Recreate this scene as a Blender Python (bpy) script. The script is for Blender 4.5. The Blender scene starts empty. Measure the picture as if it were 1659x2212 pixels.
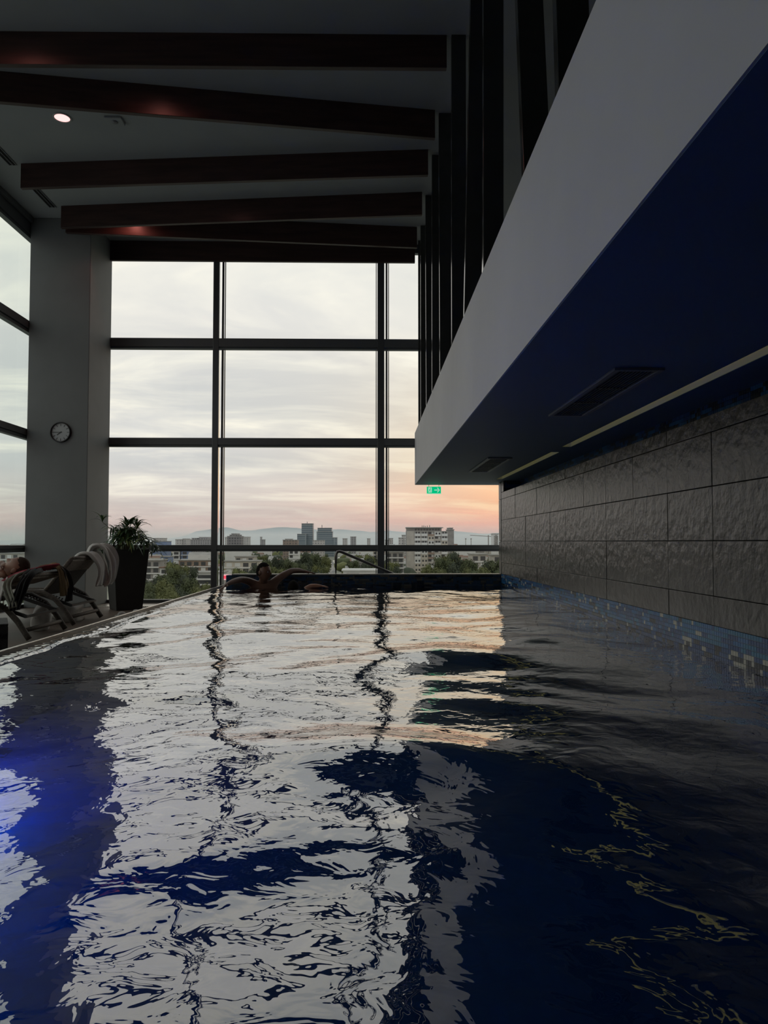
import bpy, bmesh, math, random
import numpy as np
from mathutils import Vector, Matrix, Euler

random.seed(7)
rng = np.random.default_rng(11)
S = bpy.context.scene
C = S.collection
R = math.radians

# ------------------------------------------------------------------ camera
FPX, CXP, CYP = 1600.0, 829.5, 1106.0
YAW, PITCH = math.atan(31.5 / FPX), math.atan(64 / FPX)
EYE = Vector((0, 0, 0.62))
cam_d = bpy.data.cameras.new('camera')
cam = bpy.data.objects.new('camera', cam_d)
C.objects.link(cam)
cam_d.sensor_fit = 'HORIZONTAL'
cam_d.sensor_width = 36.0
cam_d.lens = FPX / 1659 * 36.0
cam_d.clip_start, cam_d.clip_end = 0.02, 40000
cam.location = EYE
cam.rotation_euler = (R(90) + PITCH, 0, -YAW)
S.camera = cam

# ------------------------------------------------------------------ exposure
S.view_settings.view_transform = 'Standard'
S.view_settings.look = 'None'
S.view_settings.gamma = 1
S.view_settings.use_curve_mapping = False
S.view_settings.exposure = 0.0
S.cycles.max_bounces = 14
S.cycles.diffuse_bounces = 5
S.cycles.glossy_bounces = 6
S.cycles.transmission_bounces = 8
S.cycles.transparent_max_bounces = 24
S.cycles.volume_bounces = 1
S.cycles.sample_clamp_indirect = 6.0
S.cycles.use_denoising = True


def lin(c):
    c = c / 255.0
    return c / 12.92 if c <= 0.04045 else ((c + 0.055) / 1.055) ** 2.4


def rgb(r, g, b):
    return (lin(r), lin(g), lin(b), 1)


# ------------------------------------------------------------------ sky at dusk
world = bpy.data.worlds.new('dusk_sky')
S.world = world
world.use_nodes = True
nt = world.node_tree
nt.nodes.clear()


def wn(t, **k):
    n = nt.nodes.new(t)
    for a, b in k.items():
        setattr(n, a, b)
    return n


def wl(a, b):
    nt.links.new(a, b)


def wmath(op, a, b=None, c=None):
    n = wn('ShaderNodeMath', operation=op)
    for i, v in enumerate((a, b, c)):
        if v is None:
            continue
        if isinstance(v, (int, float)):
            n.inputs[i].default_value = v
        else:
            wl(v, n.inputs[i])
    return n.outputs[0]


def wramp(fac, stops):
    n = wn('ShaderNodeValToRGB')
    e = n.color_ramp.elements
    while len(e) < len(stops):
        e.new(0.5)
    for el, (p, c) in zip(e, stops):
        el.position = p
        el.color = c
    wl(fac, n.inputs[0])
    return n.outputs[0]


def wmix(fac, a, b, mode='MIX'):
    n = wn('ShaderNodeMix', data_type='RGBA', blend_type=mode)
    for s, v in ((n.inputs[0], fac), (n.inputs[6], a), (n.inputs[7], b)):
        if isinstance(v, (int, float)):
            s.default_value = v
        elif isinstance(v, tuple):
            s.default_value = v
        else:
            wl(v, s)
    return n.outputs[2]


tc = wn('ShaderNodeTexCoord')
nrm = wn('ShaderNodeVectorMath', operation='NORMALIZE')
wl(tc.outputs['Generated'], nrm.inputs[0])
sep = wn('ShaderNodeSeparateXYZ')
wl(nrm.outputs[0], sep.inputs[0])
dz = sep.outputs[2]
SUN_AZ = R(15)
az = wmath('ADD', wmath('MULTIPLY', sep.outputs[0], math.sin(SUN_AZ)), wmath('MULTIPLY', sep.outputs[1], math.cos(SUN_AZ)))
hl = wmath('SQRT', wmath('ADD', wmath('MULTIPLY', sep.outputs[0], sep.outputs[0]), wmath('MULTIPLY', sep.outputs[1], sep.outputs[1])))
azn = wmath('DIVIDE', az, wmath('MAXIMUM', hl, 0.001))
warm = wmath('EXPONENT', wmath('MULTIPLY', wmath('SUBTRACT', azn, 1.0), 34.0))
el = wmath('MULTIPLY_ADD', dz, 1 / 1.1, 0.1 / 1.1)          # -0.1 .. 1 onto 0 .. 1


def st(z, r, g, b):
    return ((z + 0.1) / 1.1, rgb(r, g, b))


cool = wramp(el, [st(-.1, 150, 150, 150), st(0, 200, 176, 172), st(.02, 206, 180, 174), st(.05, 204, 194, 187), st(.10, 202, 202, 200),
                  st(.17, 209, 209, 206), st(.28, 215, 214, 211), st(.42, 217, 219, 215), st(1, 190, 200, 210)])
hot = wramp(el, [st(-.1, 150, 150, 150), st(0, 241, 150, 118), st(.02, 246, 164, 130), st(.05, 247, 184, 142), st(.10, 249, 207, 156),
                 st(.17, 243, 222, 190), st(.28, 236, 232, 220), st(.42, 226, 226, 222), st(1, 190, 200, 210)])
base = wmix(warm, cool, hot)
# streaky high cloud, projected on a flat layer overhead
den = wmath('MAXIMUM', wmath('ADD', dz, 0.10), 0.03)
cu = wmath('DIVIDE', sep.outputs[0], den)
cv = wmath('DIVIDE', sep.outputs[1], den)
comb = wn('ShaderNodeCombineXYZ')
wl(wmath('MULTIPLY_ADD', cv, 0.10, wmath('MULTIPLY', cu, 0.55)), comb.inputs[0])
wl(wmath('MULTIPLY_ADD', cu, -0.16, wmath('MULTIPLY', cv, 0.95)), comb.inputs[1])
comb.inputs[2].default_value = 3.7
n1 = wn('ShaderNodeTexNoise')
n1.inputs['Scale'].default_value = 1.7
n1.inputs['Detail'].default_value = 9
n1.inputs['Roughness'].default_value = 0.58
n1.inputs['Distortion'].default_value = 0.55
wl(comb.outputs[0], n1.inputs['Vector'])
cl = wramp(n1.outputs['Fac'], [(.45, (0, 0, 0, 1)), (.54, (.4, .4, .4, 1)), (.64, (1, 1, 1, 1))])
low = wramp(dz, [(0.0, (0, 0, 0, 1)), (.05, (.55, .55, .55, 1)), (.14, (1, 1, 1, 1)), (.6, (.8, .8, .8, 1))])
cfac = wmath('MULTIPLY', wmath('MULTIPLY', cl, low), 0.9)
ccol = wmix(warm, rgb(240, 235, 220), rgb(255, 228, 178))
ccol = wmix(wramp(dz, [(.05, (0, 0, 0, 1)), (.25, (1, 1, 1, 1))]), ccol, rgb(247, 243, 229))
sky = wmix(cfac, base, ccol)
n2 = wn('ShaderNodeTexNoise')
n2.inputs['Scale'].default_value = 0.8
n2.inputs['Detail'].default_value = 5
wl(comb.outputs[0], n2.inputs['Vector'])
dk = wramp(n2.outputs['Fac'], [(.38, (.88, .895, .915, 1)), (.58, (1.0, 1.0, 1.0, 1))])
sky = wmix(1.0, sky, dk, 'MULTIPLY')
bg = wn('ShaderNodeBackground')
bg.inputs['Strength'].default_value = 1.19
wl(sky, bg.inputs['Color'])
wo = wn('ShaderNodeOutputWorld')
wl(bg.outputs[0], wo.inputs[0])

# ------------------------------------------------------------------ helpers
FLOOR_Z = -0.28
CEIL_Z = 5.10


def ray(x, y):
    d = Vector(((x - CXP) / FPX, 1.0, -(y - CYP) / FPX))
    d = Vector((d.x, d.y * math.cos(PITCH) - d.z * math.sin(PITCH), d.y * math.sin(PITCH) + d.z * math.cos(PITCH)))
    return Vector((d.x * math.cos(YAW) + d.y * math.sin(YAW), -d.x * math.sin(YAW) + d.y * math.cos(YAW), d.z))


def at(x, y, Y):
    d = ray(x, y)
    return EYE + d * (Y / d.y)


class MB:
    def __init__(s):
        s.v, s.f, s.m = [], [], []

    def add(s, vs, fs, m=0):
        o = len(s.v)
        s.v += [tuple(p) for p in vs]
        s.f += [tuple(i + o for i in f) for f in fs]
        s.m += [m] * len(fs)
        return s

    def box(s, x0, x1, y0, y1, z0, z1, m=0):
        vs = [(x0, y0, z0), (x1, y0, z0), (x1, y1, z0), (x0, y1, z0), (x0, y0, z1), (x1, y0, z1), (x1, y1, z1), (x0, y1, z1)]
        return s.add(vs, BOXF, m)

    def hexa(s, p, m=0):
        return s.add(p, BOXF, m)

    def bar(s, a, b, w, h, m=0, up=(0, 0, 1)):
        a, b = Vector(a), Vector(b)
        d = (b - a).normalized()
        u = Vector(up)
        sd = d.cross(u)
        if sd.length < 1e-4:
            sd = d.cross(Vector((1, 0, 0)))
        sd.normalize()
        u = sd.cross(d).normalized()
        p = []
        for q in (-h / 2, h / 2):
            for c, t in ((a, -1), (a, 1), (b, 1), (b, -1)):
                p.append(c + sd * (t * w / 2) + u * q)
        return s.add(p, BOXF, m)

    def tube(s, pts, r, n=8, m=0, caps=True):
        pts = [Vector(p) for p in pts]
        rr = r if isinstance(r, (list, tuple)) else [r] * len(pts)
        rings = []
        up = Vector((0, 0, 1))
        for i, p in enumerate(pts):
            d = (pts[min(i + 1, len(pts) - 1)] - pts[max(i - 1, 0)]).normalized()
            sd = d.cross(up)
            if sd.length < 1e-3:
                sd = d.cross(Vector((1, 0, 0)))
            sd.normalize()
            u = sd.cross(d)
            rings.append([p + (sd * math.cos(2 * math.pi * k / n) + u * math.sin(2 * math.pi * k / n)) * rr[i] for k in range(n)])
        vs = [q for ring in rings for q in ring]
        fs = [(i * n + k, i * n + (k + 1) % n, (i + 1) * n + (k + 1) % n, (i + 1) * n + k) for i in range(len(pts) - 1) for k in range(n)]
        if caps:
            fs += [tuple(range(n))[::-1], tuple(range((len(pts) - 1) * n, len(pts) * n))]
        return s.add(vs, fs, m)

    def lathe(s, prof, n=24, c=(0, 0, 0), m=0, axis='z'):
        vs = []
        for r, h in prof:
            for k in range(n):
                a = 2 * math.pi * k / n
                if axis == 'z':
                    vs.append((c[0] + r * math.cos(a), c[1] + r * math.sin(a), c[2] + h))
                else:
                    vs.append((c[0] + r * math.cos(a), c[1] + h, c[2] + r * math.sin(a)))
        fs = [(i * n + k, i * n + (k + 1) % n, (i + 1) * n + (k + 1) % n, (i + 1) * n + k) for i in range(len(prof) - 1) for k in range(n)]
        return s.add(vs, fs, m)

    def build(s, name, mats, parent=None, smooth=False, bevel=0, kind=None):
        me = bpy.data.meshes.new(name)
        me.from_pydata(s.v, [], s.f)
        if not isinstance(mats, (list, tuple)):
            mats = [mats]
        for x in mats:
            me.materials.append(x)
        if len(mats) > 1:
            me.polygons.foreach_set('material_index', s.m)
        if smooth:
            me.polygons.foreach_set('use_smooth', [True] * len(s.f))
        bm = bmesh.new()
        bm.from_mesh(me)
        bmesh.ops.recalc_face_normals(bm, faces=bm.faces)
        bm.to_mesh(me)
        bm.free()
        return link(name, me, parent, bevel, kind)


BOXF = [(0, 3, 2, 1), (4, 5, 6, 7), (0, 1, 5, 4), (1, 2, 6, 5), (2, 3, 7, 6), (3, 0, 4, 7)]


def link(name, me, parent=None, bevel=0, kind=None):
    o = bpy.data.objects.new(name, me)
    C.objects.link(o)
    if parent is not None:
        setparent(o, parent)
    if bevel:
        b = o.modifiers.new('bevel', 'BEVEL')
        b.width = bevel
        b.segments = 2
        b.limit_method = 'ANGLE'
    if kind:
        o['kind'] = kind
    return o


def setparent(o, p):
    o.parent = p
    # parts are modelled in the same space as their thing's origin
    o.matrix_parent_inverse = Matrix.Translation(-Vector(p.location))


def tag(o, label=None, cat=None, group=None, kind=None):
    if label:
        o['label'] = label
    if cat:
        o['category'] = cat
    if group:
        o['group'] = group
    if kind:
        o['kind'] = kind
    return o


def thing(name, label, cat, loc=(0, 0, 0), group=None, kind=None):
    o = bpy.data.objects.new(name, None)
    o.empty_display_size = 0.1
    o.location = loc
    C.objects.link(o)
    return tag(o, label, cat, group, kind)


def copy_tree(o, parent=None):
    c = o.copy()
    C.objects.link(c)
    if parent is not None:
        c.parent = parent
    for ch in list(o.children):
        copy_tree(ch, c)
    return c


ORD = ['first', 'second', 'third', 'fourth', 'fifth', 'sixth', 'seventh', 'eighth', 'ninth', 'tenth', 'eleventh', 'twelfth', 'thirteenth', 'fourteenth', 'fifteenth']

# ------------------------------------------------------------------ materials


def mat(name, col, rough=0.6, metal=0.0, var=0.0, scale=8.0, bump=0.0, bscale=40.0, spec=0.5, emit=None, estr=0.0, stretch=(1, 1, 1), detail=4):
    m = bpy.data.materials.new(name)
    m.use_nodes = True
    t = m.node_tree
    p = t.nodes['Principled BSDF']
    p.inputs['Base Color'].default_value = col
    p.inputs['Roughness'].default_value = rough
    p.inputs['Metallic'].default_value = metal
    p.inputs['Specular IOR Level'].default_value = spec
    if emit:
        p.inputs['Emission Color'].default_value = emit
        p.inputs['Emission Strength'].default_value = estr
    if var or bump:
        tcn = t.nodes.new('ShaderNodeTexCoord')
        mp = t.nodes.new('ShaderNodeMapping')
        mp.inputs['Scale'].default_value = stretch
        t.links.new(tcn.outputs['Object'], mp.inputs[0])
    if var:
        n = t.nodes.new('ShaderNodeTexNoise')
        n.inputs['Scale'].default_value = scale
        n.inputs['Detail'].default_value = detail
        t.links.new(mp.outputs[0], n.inputs['Vector'])
        r = t.nodes.new('ShaderNodeValToRGB')
        r.color_ramp.elements[0].position = 0.3
        r.color_ramp.elements[1].position = 0.7
        r.color_ramp.elements[0].color = tuple(c * (1 - var) for c in col[:3]) + (1,)
        r.color_ramp.elements[1].color = tuple(min(1, c * (1 + var)) for c in col[:3]) + (1,)
        t.links.new(n.outputs['Fac'], r.inputs[0])
        t.links.new(r.outputs[0], p.inputs['Base Color'])
    if bump:
        n = t.nodes.new('ShaderNodeTexNoise')
        n.inputs['Scale'].default_value = bscale
        n.inputs['Detail'].default_value = 6
        t.links.new(mp.outputs[0], n.inputs['Vector'])
        b = t.nodes.new('ShaderNodeBump')
        b.inputs['Strength'].default_value = bump
        b.inputs['Distance'].default_value = 0.01
        t.links.new(n.outputs['Fac'], b.inputs['Height'])
        t.links.new(b.outputs[0], p.inputs['Normal'])
    return m


M = {}
M['ceiling'] = mat('ceiling_paint', (.30, .32, .32, 1), .8, var=.04, scale=2)
M['plaster'] = mat('bulkhead_plaster', (.66, .665, .68, 1), .75, var=.05, scale=1.2, bump=.03, bscale=25)
M['column'] = mat('column_paint', (.185, .195, .195, 1), .7, var=.05, scale=3, bump=.05, bscale=60)
M['backwall'] = mat('upper_wall_paint', (.13, .115, .10, 1), .8, var=.05)
M['darkwall'] = mat('rear_wall_paint', (.10, .10, .10, 1), .8, var=.05)
M['beam'] = mat('beam_mahogany', (.050, .024, .020, 1), .45, var=.35, scale=6, stretch=(.25, 3, 3), bump=.05, bscale=20)
M['fin'] = mat('fin_lacquer', (.030, .034, .033, 1), .22, var=.1, spec=.7)
M['metal'] = mat('frame_metal', (.15, .16, .17, 1), .25, metal=.4)
M['metal_matte'] = mat('frame_anodised', (.13, .14, .145, 1), .40, metal=.1)
M['polished'] = mat('polished_reveal', (.80, .80, .80, 1), .05, metal=1.0)
M['stone'] = mat('slate_tile', (.045, .042, .037, 1), .33, var=.30, scale=3.0, bump=1.0, bscale=13, spec=.5, stretch=(1, 1, 1.0))
M['grout'] = mat('dark_grout', (.03, .03, .028, 1), .9)
M['mosaic_grout'] = mat('pale_grout', (.34, .36, .36, 1), .8)
M['deck'] = mat('deck_tile', (.16, .12, .095, 1), .5, var=.15, scale=3, bump=.04)
M['kerb'] = mat('kerb_stone', (.15, .15, .145, 1), .4, var=.12, scale=12, bump=.05, bscale=80)
M['steel'] = mat('brushed_steel', (.55, .54, .52, 1), .25, metal=.95)
M['steel_dark'] = mat('handrail_steel', (.20, .19, .18, 1), .28, metal=.9)
M['vent'] = mat('vent_enamel', (.20, .21, .22, 1), .45)
M['black'] = mat('black_void', (.006, .006, .007, 1), .9)
M['pot'] = mat('planter_composite', (.022, .020, .019, 1), .55, var=.15, bump=.06, bscale=90)
M['soil'] = mat('soil', (.03, .022, .016, 1), .95, bump=.5)
M['leaf_a'] = mat('leaf_dark_green', (.035, .085, .030, 1), .42, var=.3, scale=6)
M['leaf_b'] = mat('leaf_olive_green', (.13, .17, .045, 1), .42, var=.3, scale=6)
M['stem'] = mat('stem_brown', (.07, .06, .03, 1), .8)
M['wicker'] = mat('wicker_brown', (.085, .068, .054, 1), .6, var=.4, scale=60, bump=.9, bscale=130)
M['wicker_pale'] = mat('wicker_grey', (.22, .19, .16, 1), .65, var=.35, scale=50, bump=.9, bscale=120)
M['wicker_black'] = mat('wicker_black', (.020, .018, .018, 1), .6, var=.3, scale=50, bump=.8, bscale=120)
M['black_plastic'] = mat('black_frame', (.018, .018, .020, 1), .35)
M['towel'] = mat('white_towel', (.62, .60, .57, 1), .95, var=.06, scale=10, bump=.4, bscale=200)
M['towel_grey'] = mat('grey_towel', (.30, .30, .25, 1), .95, var=.3, scale=20, bump=.4, bscale=160)
M['cloth_red'] = mat('red_cloth', (.34, .045, .065, 1), .85, var=.25, scale=14, bump=.2, bscale=120)
M['cloth_black'] = mat('black_cloth', (.012, .012, .014, 1), .9, bump=.2, bscale=100)
M['cloth_tan'] = mat('tan_cloth', (.20, .14, .07, 1), .9, var=.2, bump=.2, bscale=100)
M['bag'] = mat('bag_plastic', (.45, .43, .40, 1), .35, bump=.4, bscale=20)
M['skin'] = mat('skin_warm', (.15, .075, .05, 1), .45, var=.1, scale=12, bump=.03)
M['skin_pale'] = mat('skin_tanned', (.30, .15, .10, 1), .45, var=.1, scale=12)
M['hair'] = mat('hair_black', (.010, .008, .007, 1), .9, spec=.1, bump=.6, bscale=150)
M['clock_face'] = mat('clock_white', (.42, .43, .44, 1), .5)
M['clock_black'] = mat('clock_black', (.012, .012, .013, 1), .4)
M['sign_green'] = mat('exit_sign_green', (.0, .30, .12, 1), .4, emit=(.0, .52, .21, 1), estr=.95)
M['sign_white'] = mat('exit_sign_white', (.6, .8, .7, 1), .4, emit=(.50, .80, .62, 1), estr=.75)
M['lamp_glow'] = mat('downlight_glow', (.9, .5, .5, 1), .4, emit=(1.0, .50, .48, 1), estr=1.6)
M['lamp_rim'] = mat('downlight_rim', (.5, .5, .5, 1), .4)
M['yellow_light'] = mat('strip_light_diffuser', (.5, .47, .2, 1), .6, emit=(.34, .31, .10, 1), estr=.38)
M['pool_lamp'] = mat('pool_lamp_lens', (.1, .2, .9, 1), .4, emit=(.0, .06, 1.0, 1), estr=3.0)
MOS = [mat('mosaic_blue', (.018, .115, .29, 1), .3, var=.25, scale=30, spec=.3), mat('mosaic_navy', (.012, .055, .17, 1), .3, var=.25, scale=30, spec=.3),
       mat('mosaic_slate', (.014, .020, .030, 1), .3, var=.2, scale=30, spec=.3), mat('mosaic_cream', (.42, .41, .36, 1), .35, var=.1, scale=30, spec=.3),
       mat('mosaic_teal', (.014, .130, .25, 1), .3, var=.25, scale=30, spec=.3), M['mosaic_grout']]


def brick_mat(name, c1, c2, cm, bw, bh, mortar=.06, rough=.3, spec=.5, axes='xz', off=0.0):
    m = bpy.data.materials.new(name)
    m.use_nodes = True
    t = m.node_tree
    p = t.nodes['Principled BSDF']
    p.inputs['Roughness'].default_value = rough
    p.inputs['Specular IOR Level'].default_value = spec
    tcn = t.nodes.new('ShaderNodeTexCoord')
    sp = t.nodes.new('ShaderNodeSeparateXYZ')
    t.links.new(tcn.outputs['Object'], sp.inputs[0])
    cb = t.nodes.new('ShaderNodeCombineXYZ')
    ix = {'x': 0, 'y': 1, 'z': 2}
    if axes == 'sum':
        ad = t.nodes.new('ShaderNodeMath')
        ad.operation = 'ADD'
        t.links.new(sp.outputs[0], ad.inputs[0])
        t.links.new(sp.outputs[1], ad.inputs[1])
        t.links.new(ad.outputs[0], cb.inputs[0])
        t.links.new(sp.outputs[2], cb.inputs[1])
    else:
        t.links.new(sp.outputs[ix[axes[0]]], cb.inputs[0])
        t.links.new(sp.outputs[ix[axes[1]]], cb.inputs[1])
    b = t.nodes.new('ShaderNodeTexBrick')
    b.offset = off
    b.inputs['Scale'].default_value = 1.0
    b.inputs['Brick Width'].default_value = bw
    b.inputs['Row Height'].default_value = bh
    b.inputs['Mortar Size'].default_value = mortar
    b.inputs['Color1'].default_value = c1
    b.inputs['Color2'].default_value = c2
    b.inputs['Mortar'].default_value = cm
    t.links.new(cb.outputs[0], b.inputs['Vector'])
    t.links.new(b.outputs['Color'], p.inputs['Base Color'])
    return m


M['pool_floor'] = brick_mat('pool_mosaic_floor', (.004, .045, .13, 1), (.003, .028, .09, 1), (.005, .04, .10, 1), .03, .03, .002, .5, axes='xy')
M['pool_wall'] = brick_mat('pool_mosaic_wall', (.004, .045, .13, 1), (.003, .028, .09, 1), (.005, .04, .10, 1), .03, .03, .002, .5, axes='sum')


def glass_mat(name, tint, ior=1.45):
    m = bpy.data.materials.new(name)
    m.use_nodes = True
    t = m.node_tree
    t.nodes.clear()
    o = t.nodes.new('ShaderNodeOutputMaterial')
    tr = t.nodes.new('ShaderNodeBsdfTransparent')
    tr.inputs[0].default_value = tint
    gl = t.nodes.new('ShaderNodeBsdfGlossy')
    gl.inputs['Roughness'].default_value = 0.0
    fr = t.nodes.new('ShaderNodeFresnel')
    geo = t.nodes.new('ShaderNodeNewGeometry')       # thin pane: the same reflectance from both of its faces
    mr = t.nodes.new('ShaderNodeMapRange')
    mr.inputs['To Min'].default_value = ior
    mr.inputs['To Max'].default_value = 1.0 / ior
    t.links.new(geo.outputs['Backfacing'], mr.inputs['Value'])
    t.links.new(mr.outputs[0], fr.inputs[0])
    mx = t.nodes.new('ShaderNodeMixShader')
    t.links.new(fr.outputs[0], mx.inputs[0])
    t.links.new(tr.outputs[0], mx.inputs[1])
    t.links.new(gl.outputs[0], mx.inputs[2])
    t.links.new(mx.outputs[0], o.inputs[0])
    return m


M['glass'] = glass_mat('window_glass', (.99, .99, .985, 1), 1.25)
M['glass_low'] = glass_mat('lower_window_glass', (.93, .92, .89, 1), 1.25)
M['glass_green'] = glass_mat('side_window_glass', (.95, .985, .97, 1), 1.35)


def water_mat():
    m = bpy.data.materials.new('pool_water')
    m.use_nodes = True
    t = m.node_tree
    t.nodes.clear()
    o = t.nodes.new('ShaderNodeOutputMaterial')
    tcn = t.nodes.new('ShaderNodeTexCoord')
    mp = t.nodes.new('ShaderNodeMapping')
    mp.inputs['Scale'].default_value = (1, 1, 1)
    t.links.new(tcn.outputs['Object'], mp.inputs[0])
    n = t.nodes.new('ShaderNodeTexNoise')
    n.inputs['Scale'].default_value = 13
    n.inputs['Detail'].default_value = 2.5
    n.inputs['Distortion'].default_value = .6
    t.links.new(mp.outputs[0], n.inputs['Vector'])
    b = t.nodes.new('ShaderNodeBump')
    b.inputs['Strength'].default_value = .11
    b.inputs['Distance'].default_value = .02
    t.links.new(n.outputs['Fac'], b.inputs['Height'])
    rf = t.nodes.new('ShaderNodeBsdfRefraction')
    rf.inputs['IOR'].default_value = 1.33
    rf.inputs['Roughness'].default_value = 0.0
    rf.inputs['Color'].default_value = (.50, .86, 1, 1)
    gl = t.nodes.new('ShaderNodeBsdfGlossy')
    gl.inputs['Roughness'].default_value = 0.0
    fr = t.nodes.new('ShaderNodeLayerWeight')
    fr.inputs['Blend'].default_value = .5
    for x in (rf, gl, fr):
        t.links.new(b.outputs[0], x.inputs['Normal'])
    pw_ = t.nodes.new('ShaderNodeMath')
    pw_.operation = 'POWER'
    pw_.inputs[1].default_value = 2.5
    t.links.new(fr.outputs['Facing'], pw_.inputs[0])
    ma = t.nodes.new('ShaderNodeMath')
    ma.operation = 'MULTIPLY_ADD'
    ma.use_clamp = True
    ma.inputs[1].default_value = 1.10
    ma.inputs[2].default_value = .04
    t.links.new(pw_.outputs[0], ma.inputs[0])
    mx = t.nodes.new('ShaderNodeMixShader')
    t.links.new(ma.outputs[0], mx.inputs[0])
    t.links.new(rf.outputs[0], mx.inputs[1])
    t.links.new(gl.outputs[0], mx.inputs[2])
    t.links.new(mx.outputs[0], o.inputs[0])
    return m


M['water'] = water_mat()

# ------------------------------------------------------------------ room shell
XR, XL, YW, YB = 1.85, -4.78, 11.10, -6.0
tag(MB().box(XL - .3, -2.07, YB, YW + .2, FLOOR_Z - .3, FLOOR_Z).build('floor', M['deck']), 'brown tiled pool deck running beside the pool', None, kind='structure')
tag(MB().box(-1.95, 2.3, 10.62, YW + .2, FLOOR_Z - .3, FLOOR_Z).build('floor_landing', M['deck']), 'low landing between pool end wall and far window', None, kind='structure')
tag(MB().box(XL - .3, 2.4, YB, YW + .25, CEIL_Z, CEIL_Z + .25).build('ceiling', M['ceiling']), 'grey plaster ceiling above the timber beams', None, kind='structure')
tag(MB().box(XL - .3, 2.4, YB - .2, YB, -1.5, CEIL_Z).build('wall_back', M['darkwall']), 'dark wall behind the viewer', None, kind='structure')
tag(MB().box(1.95, 2.4, YB, 10.53, 2.235, CEIL_Z).build('wall_upper', M['backwall']), 'brown grey wall behind the vertical fins', None, kind='structure')
col = MB().box(-4.69, -3.86, 10.18, 11.03, FLOOR_Z, CEIL_Z).build('column', M['column'], bevel=.008)
tag(col, 'square grey corner column with the wall clock', None, kind='structure')

# stone wall with its tiles, mosaic niche on top
wr = MB()
wr.box(1.868, 2.3, YB, 10.525, -1.4, 1.302)
wr.box(2.085, 2.3, YB, 10.525, 1.302, 1.465)
wr.box(1.868, 2.085, 10.175, 10.525, 1.302, 1.465)
wall_r = tag(wr.build('wall_right', M['grout']), 'dark slate tiled wall along the pool', None, kind='structure')
zr = [.168, .327, .625, .920, 1.214, 1.309]
yc = [3.957 + .6 * k for k in range(-16, 11)] + [10.361]
tile_meshes = {}
for r in range(5):
    for i in range(len(yc) - 1):
        y0, y1 = yc[i] + .002, yc[i + 1] - .002
        if y1 < -.2:
            continue
        z0, z1 = zr[r] + .002, zr[r + 1] - .002
        dx = random.uniform(-.0025, .0015)
        MB().box(1.85 + dx, 1.868, y0, y1, z0, z1).build('tile', M['stone'], wall_r, bevel=.002)
for z0, z1 in ((.168, .625), (.625, 1.214), (1.214, 1.465)):
    MB().box(1.846, 1.868, 10.364, 10.53, z0 + .002, z1 - .002).build('tile', M['stone'], wall_r, bevel=.003)
MB().box(1.85, 1.868, 10.177, 10.359, 1.311, 1.463).build('tile', M['stone'], wall_r, bevel=.002)
MB().box(1.868, 2.30, 10.525, 10.545, -.28, 1.465).build('end_trim', M['column'], wall_r)


def mosaic(mb, face, u0, u1, z0, z1, fixed, pitch=.0256, pal=(0, 0, 0, 1, 1, 4, 2, 3, 3), out=-1, lowdark=None):
    nu = int((u1 - u0) / pitch)
    nz = int(round((z1 - z0) / pitch))
    for j in range(nz):
        run, mm = 0, 0
        for i in range(nu):
            if run <= 0:
                run = random.choice((1, 1, 2, 3, 4, 5))
                mm = random.choice(pal)
                if mm == 3:
                    run = random.choice((1, 1, 1, 2))
                if lowdark is not None and z1 - j * pitch < lowdark and mm in (0, 4):
                    mm = random.choice((1, 2))
            run -= 1
            a, b = u0 + i * pitch + .0012, u0 + (i + 1) * pitch - .0012
            c, d = z1 - (j + 1) * pitch + .0012, z1 - j * pitch - .0012
            if face == 'x':
                mb.box(fixed, fixed + .004, a, b, c, d, mm)
            else:
                mb.box(a, b, fixed, fixed + .004, c, d, mm)


# mosaic band at the water line: the nearest pieces one by one, the rest joined
P = .0256
bandY0 = 3.30
shared = {}
grp_c = 0
for j in range(7):
    run, mm = 0, 0
    for i in range(42):
        if run <= 0:
            run = random.choice((1, 2, 3, 4, 5))
            mm = random.choice((0, 0, 0, 4, 4, 4, 1, 1, 3))
            if mm == 3:
                run = random.choice((1, 1, 2))
            if j >= 4 and mm in (0, 4):
                mm = random.choice((1, 2, 2, 3))
        run -= 1
        if mm not in shared:
            b = MB().box(0, .004, .0012, P - .0012, .0012, P - .0012)
            o = b.build('mosaic_tile', MOS[mm], wall_r)
            shared[mm] = o.data
        else:
            o = link('mosaic_tile', shared[mm], wall_r)
        o.location = (1.852, bandY0 + i * P, .168 - (j + 1) * P)
mb = MB()
mosaic(mb, 'x', bandY0 + 42 * P, 10.40, .168 - 11 * P, .168, 1.852, P, (0, 0, 0, 1, 1, 4, 2, 3), lowdark=.06)
mosaic(mb, 'x', .6, bandY0, .168 - 11 * P, .168, 1.852, P, (0, 0, 0, 1, 1, 4, 2, 3), lowdark=.06)
mosaic(mb, 'x', bandY0, bandY0 + 42 * P, .168 - 11 * P, .168 - 7 * P, 1.852, P, (1, 2, 2, 3))
mb.build('mosaic_band', MOS, wall_r, kind='stuff')
MB().box(1.856, 1.868, -1.5, 10.4, -.12, .166).build('mosaic_bed', M['mosaic_grout'], wall_r)
mb = MB()
mosaic(mb, 'x', 3.0, 10.17, 1.311, 1.464, 2.079, P, (0, 1, 1, 2, 2))
mosaic(mb, 'y', 1.87, 2.08, 1.311, 1.464, 10.171, P, (1, 2, 2))
mb.build('niche_mosaic', MOS, wall_r, kind='stuff')

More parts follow.
